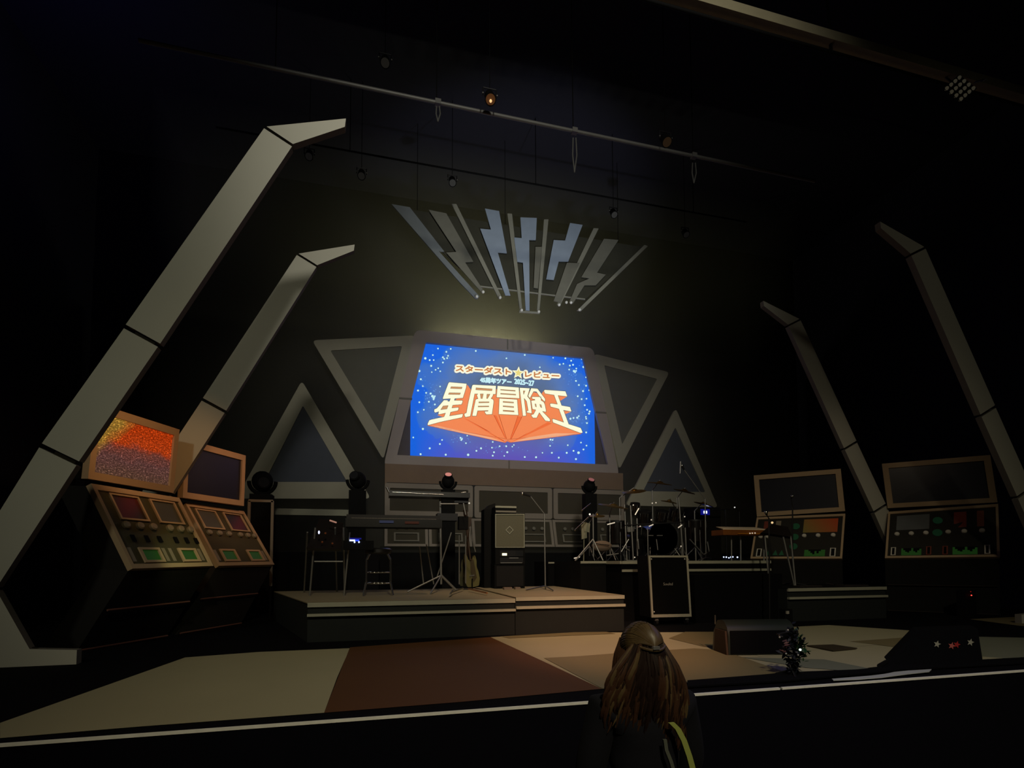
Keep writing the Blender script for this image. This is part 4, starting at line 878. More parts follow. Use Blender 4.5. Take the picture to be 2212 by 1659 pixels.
# chrome pipe rack of the kit
rk2 = thing('drum_rack', Vector((W(1410, 1200, 9.05).x, 9.05, z3)), 'chrome pipe rack standing round the drum kit', 'stand')
for x0, y0, x1, y1 in ((1349, 1090, 1354, 1197), (1362, 1092, 1368, 1205), (1376, 1120, 1377, 1198), (1466, 1075, 1476, 1198), (1480, 1140, 1483, 1196), (1501, 1140, 1503, 1196)):
    pp = W(x1, y1, 9.05); MB().tube(W(x0, y0, 9.05), (pp.x, 9.05, z3), .014).build('upright', M_STEEL, rk2)
MB().tube(W(1349, 1135, 9.05), W(1476, 1128, 9.05), .016).build('cross_pipe', M_DKMETAL, rk2)
for q in ((1405, 1157), (1425, 1157)): MB().tube(W(q[0]-6, q[1], 9.0), W(q[0]+6, q[1], 9.0), .009).build('clamp', M_STEEL, rk2)
for x0, y0, x1, y1 in ((1342, 1192, 1358, 1165), (1345, 1180, 1360, 1190), (1310, 1200, 1336, 1196), (1490, 1165, 1520, 1198), (1528, 1170, 1532, 1192), (1520, 1198, 1532, 1192)):
    seg('brace', rk2, (x0, y0), (x1, y1), 9.0, 9.0, .011, M_STEEL)
# chrome bars and clamps, some with painted glints
bs_ = thing('boom_stand', Vector((W(1279, 1205, 8.9).x, 8.9, z3)), 'chrome boom stand leaning at the left end of the drum kit', 'stand')
MB().tube(W(1281, 1110, 8.9), W(1282, 1203, 8.9), .012).build('pole', M_STEEL, bs_)
M_GLINT = mat('polished_chrome', (240, 230, 210), .12, 1.0)
MB().tube(W(1242, 1146, 8.7), W(1272, 1117, 8.9), .012).build('boom', M_GLINT, bs_)
MB().tube(W(1257, 1103, 8.7), W(1276, 1088, 8.9), .010).build('boom', M_GLINT, bs_)
MB().ball(W(1274, 1111, 8.75), .018, n=8).build('knob', mat('knob_glint', (240, 240, 240), .2, .2, emit=(235, 230, 215), strength=.9), bs_)  # chrome knob glows to imitate its highlight
for q in ((1240, 1205), (1300, 1206)): MB().tube(W(1281, 1165, 8.9), Vector((W(*q, 8.8).x, 8.75, z3+.01)), .013).build('leg', M_STEEL, bs_)
mk = [(1252.5, 1203, 1240, 1206), (1372, 1112, 1380, 1098), (1312, 1133, 1328, 1129), (1402, 1137, 1411, 1133), (1465, 1140, 1473, 1134)]
pd = thing('drum_hardware', Vector((W(1400, 1200, 8.98).x, 8.98, z3)), 'chrome pedals and clamps with painted glints on the front of the drum kit', 'drum hardware')
MB().box(Vector((W(1400, 1200, 9.0).x, 9.0, z3+.01)), (.9, .05, .02)).build('foot_bar', M_STEEL, pd, smooth=False)
MB().tube((W(1400, 1200, 9.0).x, 9.0, z3), (W(1400, 1200, 9.0).x, 9.0, z3+.62), .01).build('upright', M_STEEL, pd)
M_GL2 = mat('chrome_glint_glow', (240, 230, 215), .2, .5, emit=(240, 225, 200), strength=.55)  # highlights on clamps, nuts and buttons, painted as emission
for x0, y0, x1, y1 in mk: seg('clamp', pd, (x0, y0), (x1, y1), 8.95, 8.95, .010, M_GL2)
for x, y in ((1383, 1137), (1368, 1091), (1371, 1204), (1407, 1123), (1479, 1116), (1471, 1180), (1409, 1087), (1417, 1086)): MB().ball(W(x, y, 8.95), .013, n=8).build('wing_nut', M_GL2, pd)
for x0, y0, x1, y1 in ((1378, 1164, 1380, 1186), (1418, 1165, 1421, 1188)): seg('tension_rod', pd, (x0, y0), (x1, y1), 8.96, 8.96, .009, M_STEEL)
cs = thing('cymbal_bag', Vector((W(1305, 1185, 9.0).x, 9.0, z3)), 'pale grey padded bag lying at the left foot of the drum kit', 'bag')
MB().ball(W(1300, 1180, 9.1), .17, (1.2, .5, .62), 16).build('body', mat('grey_fabric', (112, 96, 84), .9), cs)
MB().tube(W(1283, 1174, 8.98), W(1316, 1178, 8.98), .008).build('strap', M_BLACK, cs)
tw = MB(); Yt = 9.0
tw.prism([W(1256, 1130, Yt), W(1267, 1128, Yt), W(1268, 1162, Yt), W(1257, 1165, Yt)], (0, .03, 0)); tw.prism([W(1259, 1127, Yt-.01), W(1275, 1131, Yt-.01), W(1273, 1150, Yt-.01), W(1262, 1148, Yt-.01)], (0, .05, 0))
tw.tube(W(1262, 1128, Yt+.03), Vector((W(1262, 1204, Yt).x, Yt+.03, z3)), .01)
tag(tw.build('towel_rail', mat('pale_towel', (130, 128, 110), .9)), 'pale towel hanging on a thin post at the left of the drums', 'towel')
# tall boom microphone over the drums
bb = Vector((W(1525, 1205, 9.1).x, 9.1, z3))
mic_stand(bb, 'tall boom microphone stand rising on the right of the drums', [W(1523, 1078, 9.1), W(1478, 1015, 9.1)], (-.3, 0, .5), [bb+Vector((.25, -.1, .01)), bb+Vector((-.2, -.15, .01)), bb+Vector((0, .25, .01))], z=z3)
om = thing('overhead_microphone', W(1469, 1024, 9.1), 'slim silver overhead microphone hanging above the drums', 'microphone')
MB().tube(W(1470, 997, 9.1), W(1469, 1023, 9.1), .013).build('body', M_STEEL, om)
MB().tube(W(1470, 997, 9.1), W(1478, 1015, 9.1)+Vector((0, .01, 0)), .004).build('clip', M_STEEL, om)
# blue-lit box at the right of the drums
bx_ = thing('mixer_rack', Vector((W(1524, 1200, 9.9).x, 9.9, z3)), 'dark rack with a small bright blue display right of the drums', 'rack')
a_, c_ = W(1500, 1095, 9.9), W(1556, 1095, 9.9); MB().box2((a_.x, 9.9, z3), (c_.x, 10.3, a_.z)).build('case', M_BLACK, bx_, smooth=False)
wbox(MB(), 1520.5, 1103.5, 1527.5, 1109, 9.88, .02).build('display', M_BLED, bx_, smooth=False)
wbox(MB(), 1514, 1100, 1533, 1112, 9.89, .01).build('glow_panel', MATS['blue_strip'], bx_, smooth=False)
gf = thing('pipe_frame', Vector((W(1585, 1200, 9.6).x, 9.6, z3)), 'thin grey pipe frame standing behind the right keyboard', 'stand')
for x0, y0, x1, y1 in ((1540, 1101, 1579, 1100), (1567, 1101, 1570, 1200), (1597, 1105, 1599, 1200)): 
    p1 = W(x1, y1, 9.6); 
    if y1 > 1190: p1.z = z3
    MB().tube(W(x0, y0, 9.6), p1, .014).build('pipe', M_DKMETAL, gf)
MB().ball(W(1587, 1096, 9.55), .014, n=8).build('cap', mat('small_led', (230, 230, 230), .3, emit=(230, 230, 225), strength=.9), gf)
MB().tube(W(1587, 1096, 9.57), W(1597, 1105, 9.6), .006).build('stem', M_DKMETAL, gf)

# ------------------------------------------------------------------ right keyboards
Yr = 7.9
kr = thing('keyboard', W(1610, 1158, Yr), 'brown wooden keyboard with a pale top at the right of the drums', 'keyboard')
a_, c_ = W(1562, 1144, Yr), W(1661, 1141, Yr)
MB().prism([(a_.x, Yr, a_.z-.09), (c_.x, Yr, a_.z-.09), (c_.x, Yr, a_.z+.0), (a_.x, Yr, a_.z+.0)], (0, .33, 0.0)).build('body', M_WOOD, kr, smooth=False)
MB().prism([(a_.x, Yr+.0, a_.z+.002), (c_.x, Yr, a_.z+.002), (c_.x-.05, Yr+.3, a_.z+.06), (a_.x+.08, Yr+.3, a_.z+.06)], (0, .01, .012)).build('keys', M_KEYS, kr, smooth=False)
MB().box((a_.lerp(c_, .55)+Vector((.05, -.01, -.085))), (.55, .02, .02)).build('front_rail', mat('amber_gloss', (190, 120, 40), .2, .3), kr, smooth=False)
for q in ((1620, 1152), (1625, 1151.7), (1631, 1151.5)): MB().ball(W(*q, Yr-.02), .012, n=8).build('button', M_GL2, kr)
sr_ = thing('keyboard_stand', Vector((W(1640, 1210, Yr).x, Yr+.1, z3)), 'thin metal legs under the brown keyboard', 'stand')
for x in (1580, 1600, 1650): MB().tube(W(x, 1156, Yr+.15), Vector((W(x, 1200, Yr+.15).x, Yr+.15 if Yr+.15 > 8.02 else 8.05, z3)), .012).build('leg', M_STEEL, sr_)
k5 = thing('keyboard', W(1690, 1165, 7.7), 'dark folded synthesizer at the right end beside the brown keyboard', 'keyboard')
MB().prism([W(1645, 1150, 7.6), W(1712, 1160, 7.6), W(1702, 1138, 7.9), W(1668, 1132, 7.9)], (0, .05, -.03)).build('body', mat('synth_black', (30, 24, 22), .3, spec=.6), k5, smooth=False)
MB().ball(W(1668, 1129, 7.6), .02, n=8).build('knob', mat('gold_glint', (240, 200, 140), .3, emit=(240, 205, 150), strength=.8), k5)  # gold highlight on the knob painted as a glow
s5 = thing('keyboard_stand', Vector((W(1700, 1262, 7.7).x, 7.7, z4)), 'long splayed chrome legs under the dark synthesizer on the right', 'stand')
for x0, y0, x1, y1 in ((1652, 1158, 1667, 1265), (1692, 1160, 1716, 1256), (1708, 1158, 1718, 1250)):
    pe = W(x1, y1, 7.6); pe.z = z4 if x1 > 1700 else 0.0
    if x1 < 1700: pe = Vector((W(1667, 1265, 7.6).x, 7.6, 0)); 
    MB().tube(W(x0, y0, 7.62), pe, .014).build('leg', M_STEEL, s5)
bb = Vector((W(1660, 1265, 7.05).x, 7.05, 0))
mic_stand(bb, 'short microphone stand rising above the dark synthesizer', [W(1661, 1120, 7.05), W(1656, 1112, 7.0)], (-.3, -.3, .2), [bb+Vector((.2, -.1, .01)), bb+Vector((-.2, -.15, .01)), bb+Vector((0, .25, .01))], mt=M_DKMETAL)
bb = Vector((W(1712, 1262, 7.9).x, 7.9, z4))
mic_stand(bb, 'thin dark microphone stand against the right console screen', [W(1712, 1095, 7.9), W(1709, 1076, 7.9)], (0, -.2, .2), [bb+Vector((.2, -.1, .01)), bb+Vector((-.15, -.15, .01)), bb+Vector((0, .25, .01))], mt=M_DKMETAL)
ef = thing('effects_unit', Vector((W(1580, 1200, 8.3).x, 8.3, z3)), 'low effects unit with a row of bright white blue lights on the drum riser', 'effects unit')
a_ = W(1560, 1205, 8.2); MB().box2((a_.x, 8.2, z3), (W(1620, 1205, 8.2).x, 8.5, z3+.05)).build('case', M_BLACK, ef, smooth=False)
for x, y, r in ((1563.5, 1203.3, .012), (1569, 1203.5, .013), (1574.5, 1205, .012), (1579.5, 1203.5, .017), (1583, 1203, .012), (1593, 1203.7, .014)):
    p = W(x, y, 8.17); p.z = max(p.z, z3-.03); MB().ball(p, r, n=8).build('led', M_BLED, ef)
wr = MB(); wr.box(Vector((W(1840, 1264, 7.5).x, 7.5, z4+.012)), (.5, .2, .024)); wr.tube(W(1785, 1260, 7.45), W(1800, 1263, 7.45), .012)
tag(wr.build('pedal_board', mat('pedal_dark', (60, 55, 55), .35, .4)), 'dark flat pedal board on the right riser', 'pedal')
wr = MB(); wr.box(Vector((W(1745, 1264, 7.5).x, 7.5, z4+.012)), (.45, .14, .024))
tag(wr.build('pedal_board', MATS['pedal_dark']), 'dark flat pedal board by the stand foot on the right riser', 'pedal')

# ------------------------------------------------------------------ speaker cabinet on castors at centre right
Yc = 7.25
sc = thing('speaker_cabinet', Vector((W(1448, 1345, Yc).x, Yc, 0)), 'tall black speaker cabinet with white edges on castors before the drum riser', 'speaker cabinet')
q = [W(1401, 1200, Yc), W(1486, 1200, Yc), W(1494, 1332, Yc), W(1408, 1334, Yc)]
MB().prism([p+Vector((0, .02, 0)) for p in q], (0, .35, 0)).build('case', M_BLACK, sc, smooth=False)
i_ = [W(1405, 1204, Yc), W(1482.5, 1204, Yc), W(1490, 1326, Yc), W(1411.5, 1327.5, Yc)]
MB().ring(q, i_, (0, .03, 0)).build('edge_trim', mat('cab_trim', (160, 158, 144), .6), sc, smooth=False)
MB().prism([p+Vector((0, .008, 0)) for p in i_], (0, .012, 0)).build('grille', mat('cab_grille', (10, 10, 11), .9, spec=.1), sc, smooth=False)
vs, fs = textpoly('Soultd', .06)
# short script badge in the middle of the grille
lo = W(1433, 1264.5, Yc-.004); mnx = min(v.x for v in vs); mxx = max(v.x for v in vs); wd = W(1453, 1264, Yc).x-lo.x
MB().add([lo+Vector(((v.x-mnx)/(mxx-mnx)*wd, 0, v.y*.45/.45)) for v in vs], fs).build('badge', mat('badge_grey', (150, 146, 140), .4), sc, smooth=False)
for x, y in ((1407, 1208), (1479, 1208), (1413, 1322)): MB().ball(W(x, y, Yc-.005), .014, n=8).build('corner_screw', M_STEEL, sc)
for x in (1417, 1482):
    p = W(x, 1340, Yc+.08); MB().tube((p.x-.018, Yc+.08, .045), (p.x+.018, Yc+.08, .045), .045, n=16).build('castor', M_DKMETAL, sc)
    MB().box((p.x, Yc+.08, (.09+q[3].z)/2), (.05, .06, max(.02, q[3].z-.05))).build('castor_bracket', M_STEEL, sc, smooth=False)
    MB().tube((p.x-.018, Yc+.3, .045), (p.x+.018, Yc+.3, .045), .045, n=16).build('castor', M_DKMETAL, sc)
bd = thing('draped_case', Vector((W(1570, 1345, 7.35).x, 7.35, 0)), 'large black draped case right of the speaker cabinet below the drum riser', 'case')
a_, c_ = W(1500, 1240, 7.4), W(1690, 1262, 7.4)
MB().box2((a_.x, 7.4, 0), (c_.x, 7.95, W(1600, 1240, 7.4).z)).build('case', M_CASEB, bd, smooth=False)
sk = MB(); sk.box(Vector((W(1704, 1325, 7.0).x, 7.0, 0.06)), (.06, .1, .12))
so = thing('stage_socket', Vector((W(1704, 1330, 6.9).x, 6.9, 0)), 'small pale socket on a black box under the right riser', 'socket box')
MB().box2((so.location.x-.07, 6.9, 0), (so.location.x+.07, 7.02, W(1704, 1316, 6.9).z)).build('box', M_BLACK, so, smooth=False)
MB().box(W(1701, 1323, 6.89), (.045, .02, .045)).build('socket', mat('socket_pale', (150, 146, 140), .5), so, smooth=False)

# ------------------------------------------------------------------ floor wedge monitor
Yw = 4.75
wm = thing('wedge_monitor', Vector((FL(1640, 1412).x, FL(1640, 1412).y, 0)), 'black wedge monitor with a rounded grey top on the stage floor', 'monitor speaker')
wl, wr_ = FL(1574, 1417), FL(1719, 1415); H = W(1640, 1341, (wl.y+wr_.y)/2).z
wu = (wr_-wl); wd_ = wu.length; wu.normalize(); wv = Vector((-wu.y, wu.x, 0))
if wv.dot(wl-CAM) < 0: wv = -wv
def WM(a_, b_, c_): return wl+wu*a_+wv*b_+Vector((0, 0, c_))
prof = [(0, 0), (0, H*.55), (.02, H*.8), (.07, H*.94), (.14, H), (.24, H*.96), (.34, H*.6), (.38, 0)]
MB().prism([WM(0, a_, b_) for a_, b_ in prof], wu*wd_).build('cabinet', mat('monitor_black', (34, 40, 37), .38, spec=.6), wm)
MB().prism([WM(.02, -.012, .02), WM(wd_-.02, -.012, .02), WM(wd_-.02, -.012, H*.72), WM(.02, -.012, H*.72)], wv*.012).build('grille', mat('monitor_grille', (8, 8, 12), .9, spec=.1), wm, smooth=False)
MB().prism([WM(-.02, 0, .0), WM(-.02, .3, .0), WM(-.02, .26, H*.7), WM(-.02, .03, H*.7)], wu*.02).build('side_panel', mat('side_brown', (60, 42, 30), .7), wm, smooth=False)
MB().tube(WM(-.04, .2, H*.85), WM(-.04, .2, H*1.12), .008).build('plug', M_CHROME, wm)
fp = MB().prism([FL(x, y, 0)+Vector((0, 0, .012)) for x, y in ((1742, 1398), (1800, 1409), (1852, 1404), (1800, 1396))], (0, 0, .01))
tag(fp.build('floor_plate', mat('plate_brown', (58, 50, 36), .7), smooth=False), 'flat dark plate lying on the pale floor right of the wedge monitor', 'floor plate')

# microphone stand dressed with leaves
gy = 4.1
gb = Vector((W(1712, 1460, FY(1712, 1462)).x, FY(1712, 1462), 0)); gy = gb.y
gd = thing('decorated_stand', gb, 'short dark microphone stand hung with leaves beside the wedge monitor', 'microphone stand')
MB().tube(gb, W(1722, 1362, gy), .01).build('pole', M_DKMETAL, gd)
for t in range(3): MB().tube(gb+Vector((0, 0, .06)), gb+Vector((.13*math.cos(t*2.1), .13*math.sin(t*2.1), .008)), .009).build('leg', M_DKMETAL, gd)
MB().tube(W(1722, 1362, gy), W(1678, 1370, gy), .007).build('boom', M_DKMETAL, gd)
MB().tube(W(1690, 1374, gy-.02), W(1683, 1372, gy-.02), .010).build('clip', M_CHROME, gd)
rl = random.Random(5)
def leafy(cx, cy, sx_, sy2, n, mt, name):
    b_ = MB()
    for i in range(n):
        p = W(cx+rl.gauss(0, sx_), cy+rl.gauss(0, sy2), gy+rl.uniform(-.05, .05)); a1 = rl.uniform(0, 6.28); s_ = rl.uniform(.018, .034)
        R = Euler((rl.uniform(-1, 1), rl.uniform(-1, 1), a1)).to_matrix()
        b_.add([p+R @ Vector(v)*s_ for v in ((-1, 0, 0), (-.3, -.45, .1), (.5, -.35, .05), (1.2, 0, 0), (.5, .35, .05), (-.3, .45, .1), (-.9, .02, -.03), (1.1, .02, -.03))], [(0, 1, 2, 3, 4, 5), (0, 6, 7, 3)])
    o = b_.build(name, mt, gd, smooth=False); o['kind'] = 'stuff'
M_LEAF = mat('dark_green_leaf', (22, 58, 28), .5); M_LEAFD = mat('black_leaf', (20, 24, 32), .5); M_LEAFR = mat('dull_pink_leaf', (110, 76, 76), .5)
leafy(1728, 1400, 7, 16, 90, M_LEAF, 'green_leaves'); leafy(1712, 1400, 9, 22, 170, M_LEAFD, 'dark_leaves'); leafy(1698, 1402, 3, 9, 14, M_LEAFR, 'pink_leaves'); leafy(1716, 1440, 6, 10, 50, M_LEAFD, 'dark_leaves')
for x, y, c_ in ((1728.5, 1403.5, 1), (1684, 1376.5, 0), (1702, 1361, 0), (1724, 1415, 0), (1698, 1412, 0)):
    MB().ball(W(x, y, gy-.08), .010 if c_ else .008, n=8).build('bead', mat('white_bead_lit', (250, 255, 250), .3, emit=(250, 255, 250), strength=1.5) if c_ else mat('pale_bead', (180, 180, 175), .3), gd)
tag(MB().lathe([(.022, 0), (.022, .012), (.01, .02)], FL(1734, 1454, 0), (0, 0, 1), 12).build('tape_roll', mat('pale_roll', (150, 150, 130), .5)), 'small pale disc on the floor at the foot of the leafy stand', 'tape')
# draped prompter with stars
pr = thing('draped_prompter', FL(2020, 1440, 0)+Vector((0, 0, 0)), 'black cloth covered prompter with small stars at the right stage edge', 'prompter')
f0, f1, f2 = FL(1925, 1442), FL(2123, 1428), FL(1850, 1447)
tp = W(1980, 1362, 4.15), W(2112, 1358, 4.15)
MB().add([f0, f1, tp[1], tp[0], f0+Vector((.40, .42, 0)), f1+Vector((.4, .38, 0)), tp[1]+Vector((.25, .24, 0)), tp[0]+Vector((.25, .24, 0)), FL(1905, 1441), FL(1975, 1400)+Vector((0, 0, .0))],
         [(0, 1, 2, 3), (4, 7, 6, 5), (3, 2, 6, 7), (1, 5, 6, 2), (0, 3, 7, 4), (0, 8, 3)]).build('cloth', mat('black_cloth', (8, 9, 13), .95, spec=.1), pr, smooth=False)
def onface(x, y): # point on the cloth front
    n_ = (f1-f0).cross(tp[0]-f0).normalized(); d_ = ray(x, y); t = (f0-CAM).dot(n_)/d_.dot(n_); return CAM+d_*(t*.995)
for x, y, mt in ((2024.5, 1391.5, M_TRIMDULL), (2056, 1395, mat('pink_star', (170, 90, 84), .6)), (2067, 1392.5, mat('red_star', (150, 40, 40), .6)), (2096.5, 1387.5, M_TRIMDULL)):
    r = 8.2; MB().face([onface(x+(r if i % 2 == 0 else r*.45)*math.sin(math.pi*i/5+.25), y-(r if i % 2 == 0 else r*.45)*math.cos(math.pi*i/5+.25)) for i in range(10)]).build('star', mt, pr, smooth=False)
# cloth and tape along the edge
cb_ = MB(); pts = [FL(x, y)+Vector((0, 0, .012)) for x, y in ((1485, 1476), (1650, 1463), (1700, 1458), (1850, 1452), (1900, 1447), (1925, 1437), (1945, 1440), (2120, 1430), (2230, 1424), (2230, 1436), (1950, 1452), (1700, 1476), (1485, 1489))]
cb_.prism(pts, (0, 0, .012)); tag(cb_.build('edge_cloth', MATS['black_cloth'], smooth=False), 'strip of black cloth lying along the right half of the stage edge', 'cloth')
tp_ = MB(); tp_.prism([p+Vector((0, -.01, .014)) for p in [FL(x, y) for x, y in ((1795, 1471), (1880, 1464), (1910, 1460), (1930, 1456), (1960, 1453), (1985, 1451.5), (2010, 1450), (2005, 1455), (1960, 1460), (1900, 1468), (1850, 1472), (1798, 1474))]], (0, 0, .006))
tag(tp_.build('edge_tape', mat('white_tape', (185, 190, 190), .5), smooth=False), 'wide torn white tape on the stage edge before the prompter', 'tape')
cbl = MB(); cpt = [FL(x, y)+Vector((0, 0, .03)) for x, y in ((1900, 1446), (1915, 1437), (1928, 1434), (1940, 1428), (1955, 1418), (1968, 1405))]; cbl.path(cpt, .02)
tag(cbl.build('cable', M_BLACK), 'thick black cable at the left side of the prompter', 'cable')
rd = thing('power_strip', Vector((W(2097, 1290, 6.9).x, 6.9, 0)), 'black box with a small glowing red light under the far right console', 'power box')
MB().box2((rd.location.x-.12, 6.9, 0), (rd.location.x+.12, 7.05, W(2097, 1275, 6.9).z)).build('box', M_BLACK, rd, smooth=False)
M_RLED = mat('red_led', (255, 40, 30), .4, emit=(255, 60, 50), strength=3)
MB().ball(W(2098.5, 1286, 6.88), .010, n=8).build('led', M_RLED, rd); MB().ball(W(2097, 1278, 6.88), .007, n=8).build('led', mat('red_led_dim', (200, 30, 30), .4, emit=(200, 30, 25), strength=.5), rd)

# ------------------------------------------------------------------ overhead rigging
def pipe(label, Y, x0, z0, x1, r, mt, cables):
    g = thing('lighting_pipe', ((x0+x1)/2, Y, z0), label, 'lighting pipe', 'pipes above the stage')
    MB().tube((x0, Y, z0), (x1, Y, z0), r, n=12).build('pipe', mt, g)
    for xp in cables: MB().tube((xp, Y, z0), (xp, Y, 11.0), .008, n=6).build('cable', M_BLACK, g)
    return g
M_PIPE = mat('pipe_grey', (120, 120, 120), .5, .3)
zp = W(1000, 233, 8.0).z
pipe('long grey pipe crossing the picture above the stage', 8.0, W(300, 80, 8).x, zp, W(1760, 390, 8).x, .028, M_PIPE, [W(595, 150, 8).x, W(943, 220, 8).x, W(1238, 290, 8).x, W(1497, 340, 8).x])
zq = W(977, 390, 11.0).z
pipe('faint second pipe deeper over the stage', 11.0, -6.5, zq+.25, 5.5, .018, M_BLACK, [-4, 0, 4])
for x, y0, y1, lab in ((946, 230, 262, 'leftmost'), (1241, 298, 372, 'middle'), (1499, 352, 395, 'rightmost')):
    g = thing('cable_bundle', W(x, y1, 7.97), lab+' hanging cable bundle below the long pipe', 'cable', 'cable bundles under the pipe')
    MB().path([W(x-3, y0, 7.97), W(x-4, (y0+y1)/2, 7.96), W(x, y1, 7.95), W(x+5, (y0+y1)/2, 7.96), W(x+3, y0, 7.97)], .012, 6).build('cable', mat('cable_grey', (90, 90, 90), .6), g)
    MB().box(Vector((W(x, y0, 8).x, 8.0, zp)), (.09, .08, .08)).build('clamp', M_PIPE, g, smooth=False)
def stage_light(x, y, Y, zpipe, label, glow, col, s_=1.0):
    p = W(x, y, Y)
    g = thing('stage_light', p, label, 'stage light', 'lamps hung over the stage')
    d = Vector((0, -.55, -.83))
    MB().lathe([(.05*s_, -.14*s_), (.085*s_, -.1*s_), (.095*s_, .1*s_), (.105*s_, .12*s_)], p, d, 16).build('housing', M_BLACK, g)
    MB().lathe([(.085*s_, 0), (.085*s_, .008)], p+d*.115*s_, d, 16).build('lens', glow, g)
    if col: MB().ball(p+d*.14*s_+Vector((0, 0, -.02)), .022, n=8).build('lens_glint', mat('warm_glint_glow', (255, 210, 150), .4, emit=(255, 205, 140), strength=.9), g)  # small warm glint on the lens, painted as a glowing ball
    yk = MB(); yk.path([p+Vector((-.12*s_, 0, 0)), p+Vector((-.12*s_, 0, .16*s_)), p+Vector((.12*s_, 0, .16*s_)), p+Vector((.12*s_, 0, 0))], .01, 6); yk.build('yoke', M_DKMETAL, g)
    MB().tube(p+Vector((0, 0, .16*s_)), Vector((p.x, Y, max(zpipe, p.z+.2) if zpipe < 11 else 11.0)), .006, n=6).build('hanger', M_BLACK, g)
    for sx_ in (-1, 1): MB().ball(p+Vector((sx_*.13*s_, -.02, .03)), .016*s_, n=6).build('bolt', M_PIPE, g)
    return g
M_WARM = mat('warm_lens', (90, 60, 36), .3, emit=(90, 54, 30), strength=.35); M_WARMD = mat('warm_dim_lens', (60, 46, 32), .4, emit=(60, 44, 30), strength=.2)
M_GREYL = mat('grey_lens_glint', (80, 80, 78), .4, emit=(50, 50, 47), strength=.08)  # grey glints on the lamp fronts, put in as weak emission
stage_light(1058, 210, 7.6, 11.0, 'hung lamp with a painted warm glint above the long pipe', M_WARM, True, .85)
stage_light(1437, 302, 7.6, 11.0, 'dim warm hung lamp above the right half of the long pipe', M_WARMD, None, .85)
for x, y, lab in ((668, 334, 'faint round lamp nearest the tip of the largest arch'), (781, 376, 'faint round lamp between the arch tip and the sign'), (977, 391, 'faint round lamp above the left end of the sign'), (1325, 460, 'faint round lamp above the right end of the sign'), (1480, 503, 'faint round lamp right of the sign'), (832, 132, 'faint lamp at the upper left above the pipe')):
    stage_light(x, y, 11.0 if y > 200 else 8.6, 11.0, lab, M_GREYL, None, .8)
# lighting bridge top right
br = thing('lighting_bridge', (0, 5.0, 7.2), 'broad dark beam crossing the upper right corner', 'beam')
pb0, pb1 = W(1500, -30, 5), W(2212, 175, 5)
zbm = W(1790, 82, 5).z
MB().box2((-6, 5.0, zbm), (9, 5.12, zbm+.12)).build('beam', mat('bridge_brown', (150, 142, 118), .8), br, smooth=False)
MB().tube((-6, 5.06, zbm-.10), (9, 5.06, zbm-.10), .02).build('rail', M_BLACK, br)
for xp in (-4, 2, 7): MB().tube((xp, 5.06, zbm-.1), (xp, 5.2, 11), .02).build('hanger', M_BLACK, br)
# sixteen cell blinder
bc0 = W(2073, 190, 4.9)
bn = thing('blinder_light', bc0, 'square lamp of sixteen round cells hung at the upper right', 'stage light')
nrm_ = (CAM-bc0).normalized(); u_ = (W(2102, 191, 4.9)-W(2072, 168, 4.9)); v_ = (W(2045, 191, 4.9)-W(2072, 168, 4.9)); o_ = W(2072, 168, 4.9)
MB().prism([o_-u_*.15-v_*.15+nrm_*-.01, o_+u_*1.15-v_*.15-nrm_*.01, o_+u_*1.15+v_*1.15-nrm_*.01, o_-u_*.15+v_*1.15-nrm_*.01], -nrm_*.12).build('housing', M_BLACK, bn, smooth=False)
M_CELL = mat('lamp_cell', (150, 140, 110), .5, emit=(50, 47, 38), strength=.7)
for i in range(4):
    for j in range(4): MB().lathe([(.024, 0), (.018, .015)], o_+u_*(i/3)+v_*(j/3), nrm_, 10).build('cell', M_CELL, bn)
MB().tube(bc0-nrm_*.1, (bc0.x, 5.06, zbm), .012).build('hanger', M_DKMETAL, bn)
sp_ = W(2128, 172, 4.9); g = thing('clamp_lamp', sp_, 'small pale clamp on the beam right of the square lamp', 'clamp')
MB().ball(sp_, .02, n=8).build('knob', M_PIPE, g); MB().tube(sp_, (sp_.x, 5.05, zbm+.02), .01).build('stem', M_DKMETAL, g)

# ------------------------------------------------------------------ haze volume added to imitate the lens glow
hz = MB().box2((-8.0, 12.0, 1.2), (8.0, 14.39, 10.9))
m = bpy.data.materials.new('lens_glow_haze'); m.use_nodes = True; nt = m.node_tree; nt.nodes.clear()
vs_ = nt.nodes.new('ShaderNodeVolumeScatter'); o_ = nt.nodes.new('ShaderNodeOutputMaterial')
vs_.inputs['Color'].default_value = (1, .98, .80, 1); vs_.inputs['Density'].default_value = .075; vs_.inputs['Anisotropy'].default_value = .1
nt.links.new(vs_.outputs[0], o_.inputs['Volume'])
h = hz.build('lens_glow_haze', m, smooth=False); tag(h, 'thin added haze imitating the lens glow around the screen', 'haze', kind='stuff')

# ------------------------------------------------------------------ spectator
YPp = 2.2
HC = W(1386, 1394, YPp); hx = HC.x
fz = -0.95
ps = thing('person', (hx, YPp, fz), 'person seen from behind with long wavy brown hair and dark clothes before the stage', 'person')
def skinned(name, nodes, edges, radii, mt, parent, sub=2):
    me = bpy.data.meshes.new(name); base = parent_world(parent)
    me.from_pydata([Vector(n)-base for n in nodes], edges, [])
    o = bpy.data.objects.new(name, me); scene.collection.objects.link(o); o.parent = parent
    me.materials.append(mt)
    md = o.modifiers.new('skin', 'SKIN'); md.use_smooth_shade = True
    for v, r in zip(me.skin_vertices[0].data, radii):
        v.radius = (r if isinstance(r, tuple) else (r, r))
    me.skin_vertices[0].data[0].use_root = True
    o.modifiers.new('sub', 'SUBSURF').levels = sub; o.modifiers['sub'].render_levels = sub
    return o
SZ = HC.z-.235                                  # shoulder height
sk_m = mat('skin', (196, 150, 126), .55)
cl_m = mat('dark_jacket', (9, 10, 20), .9, bump=.2)
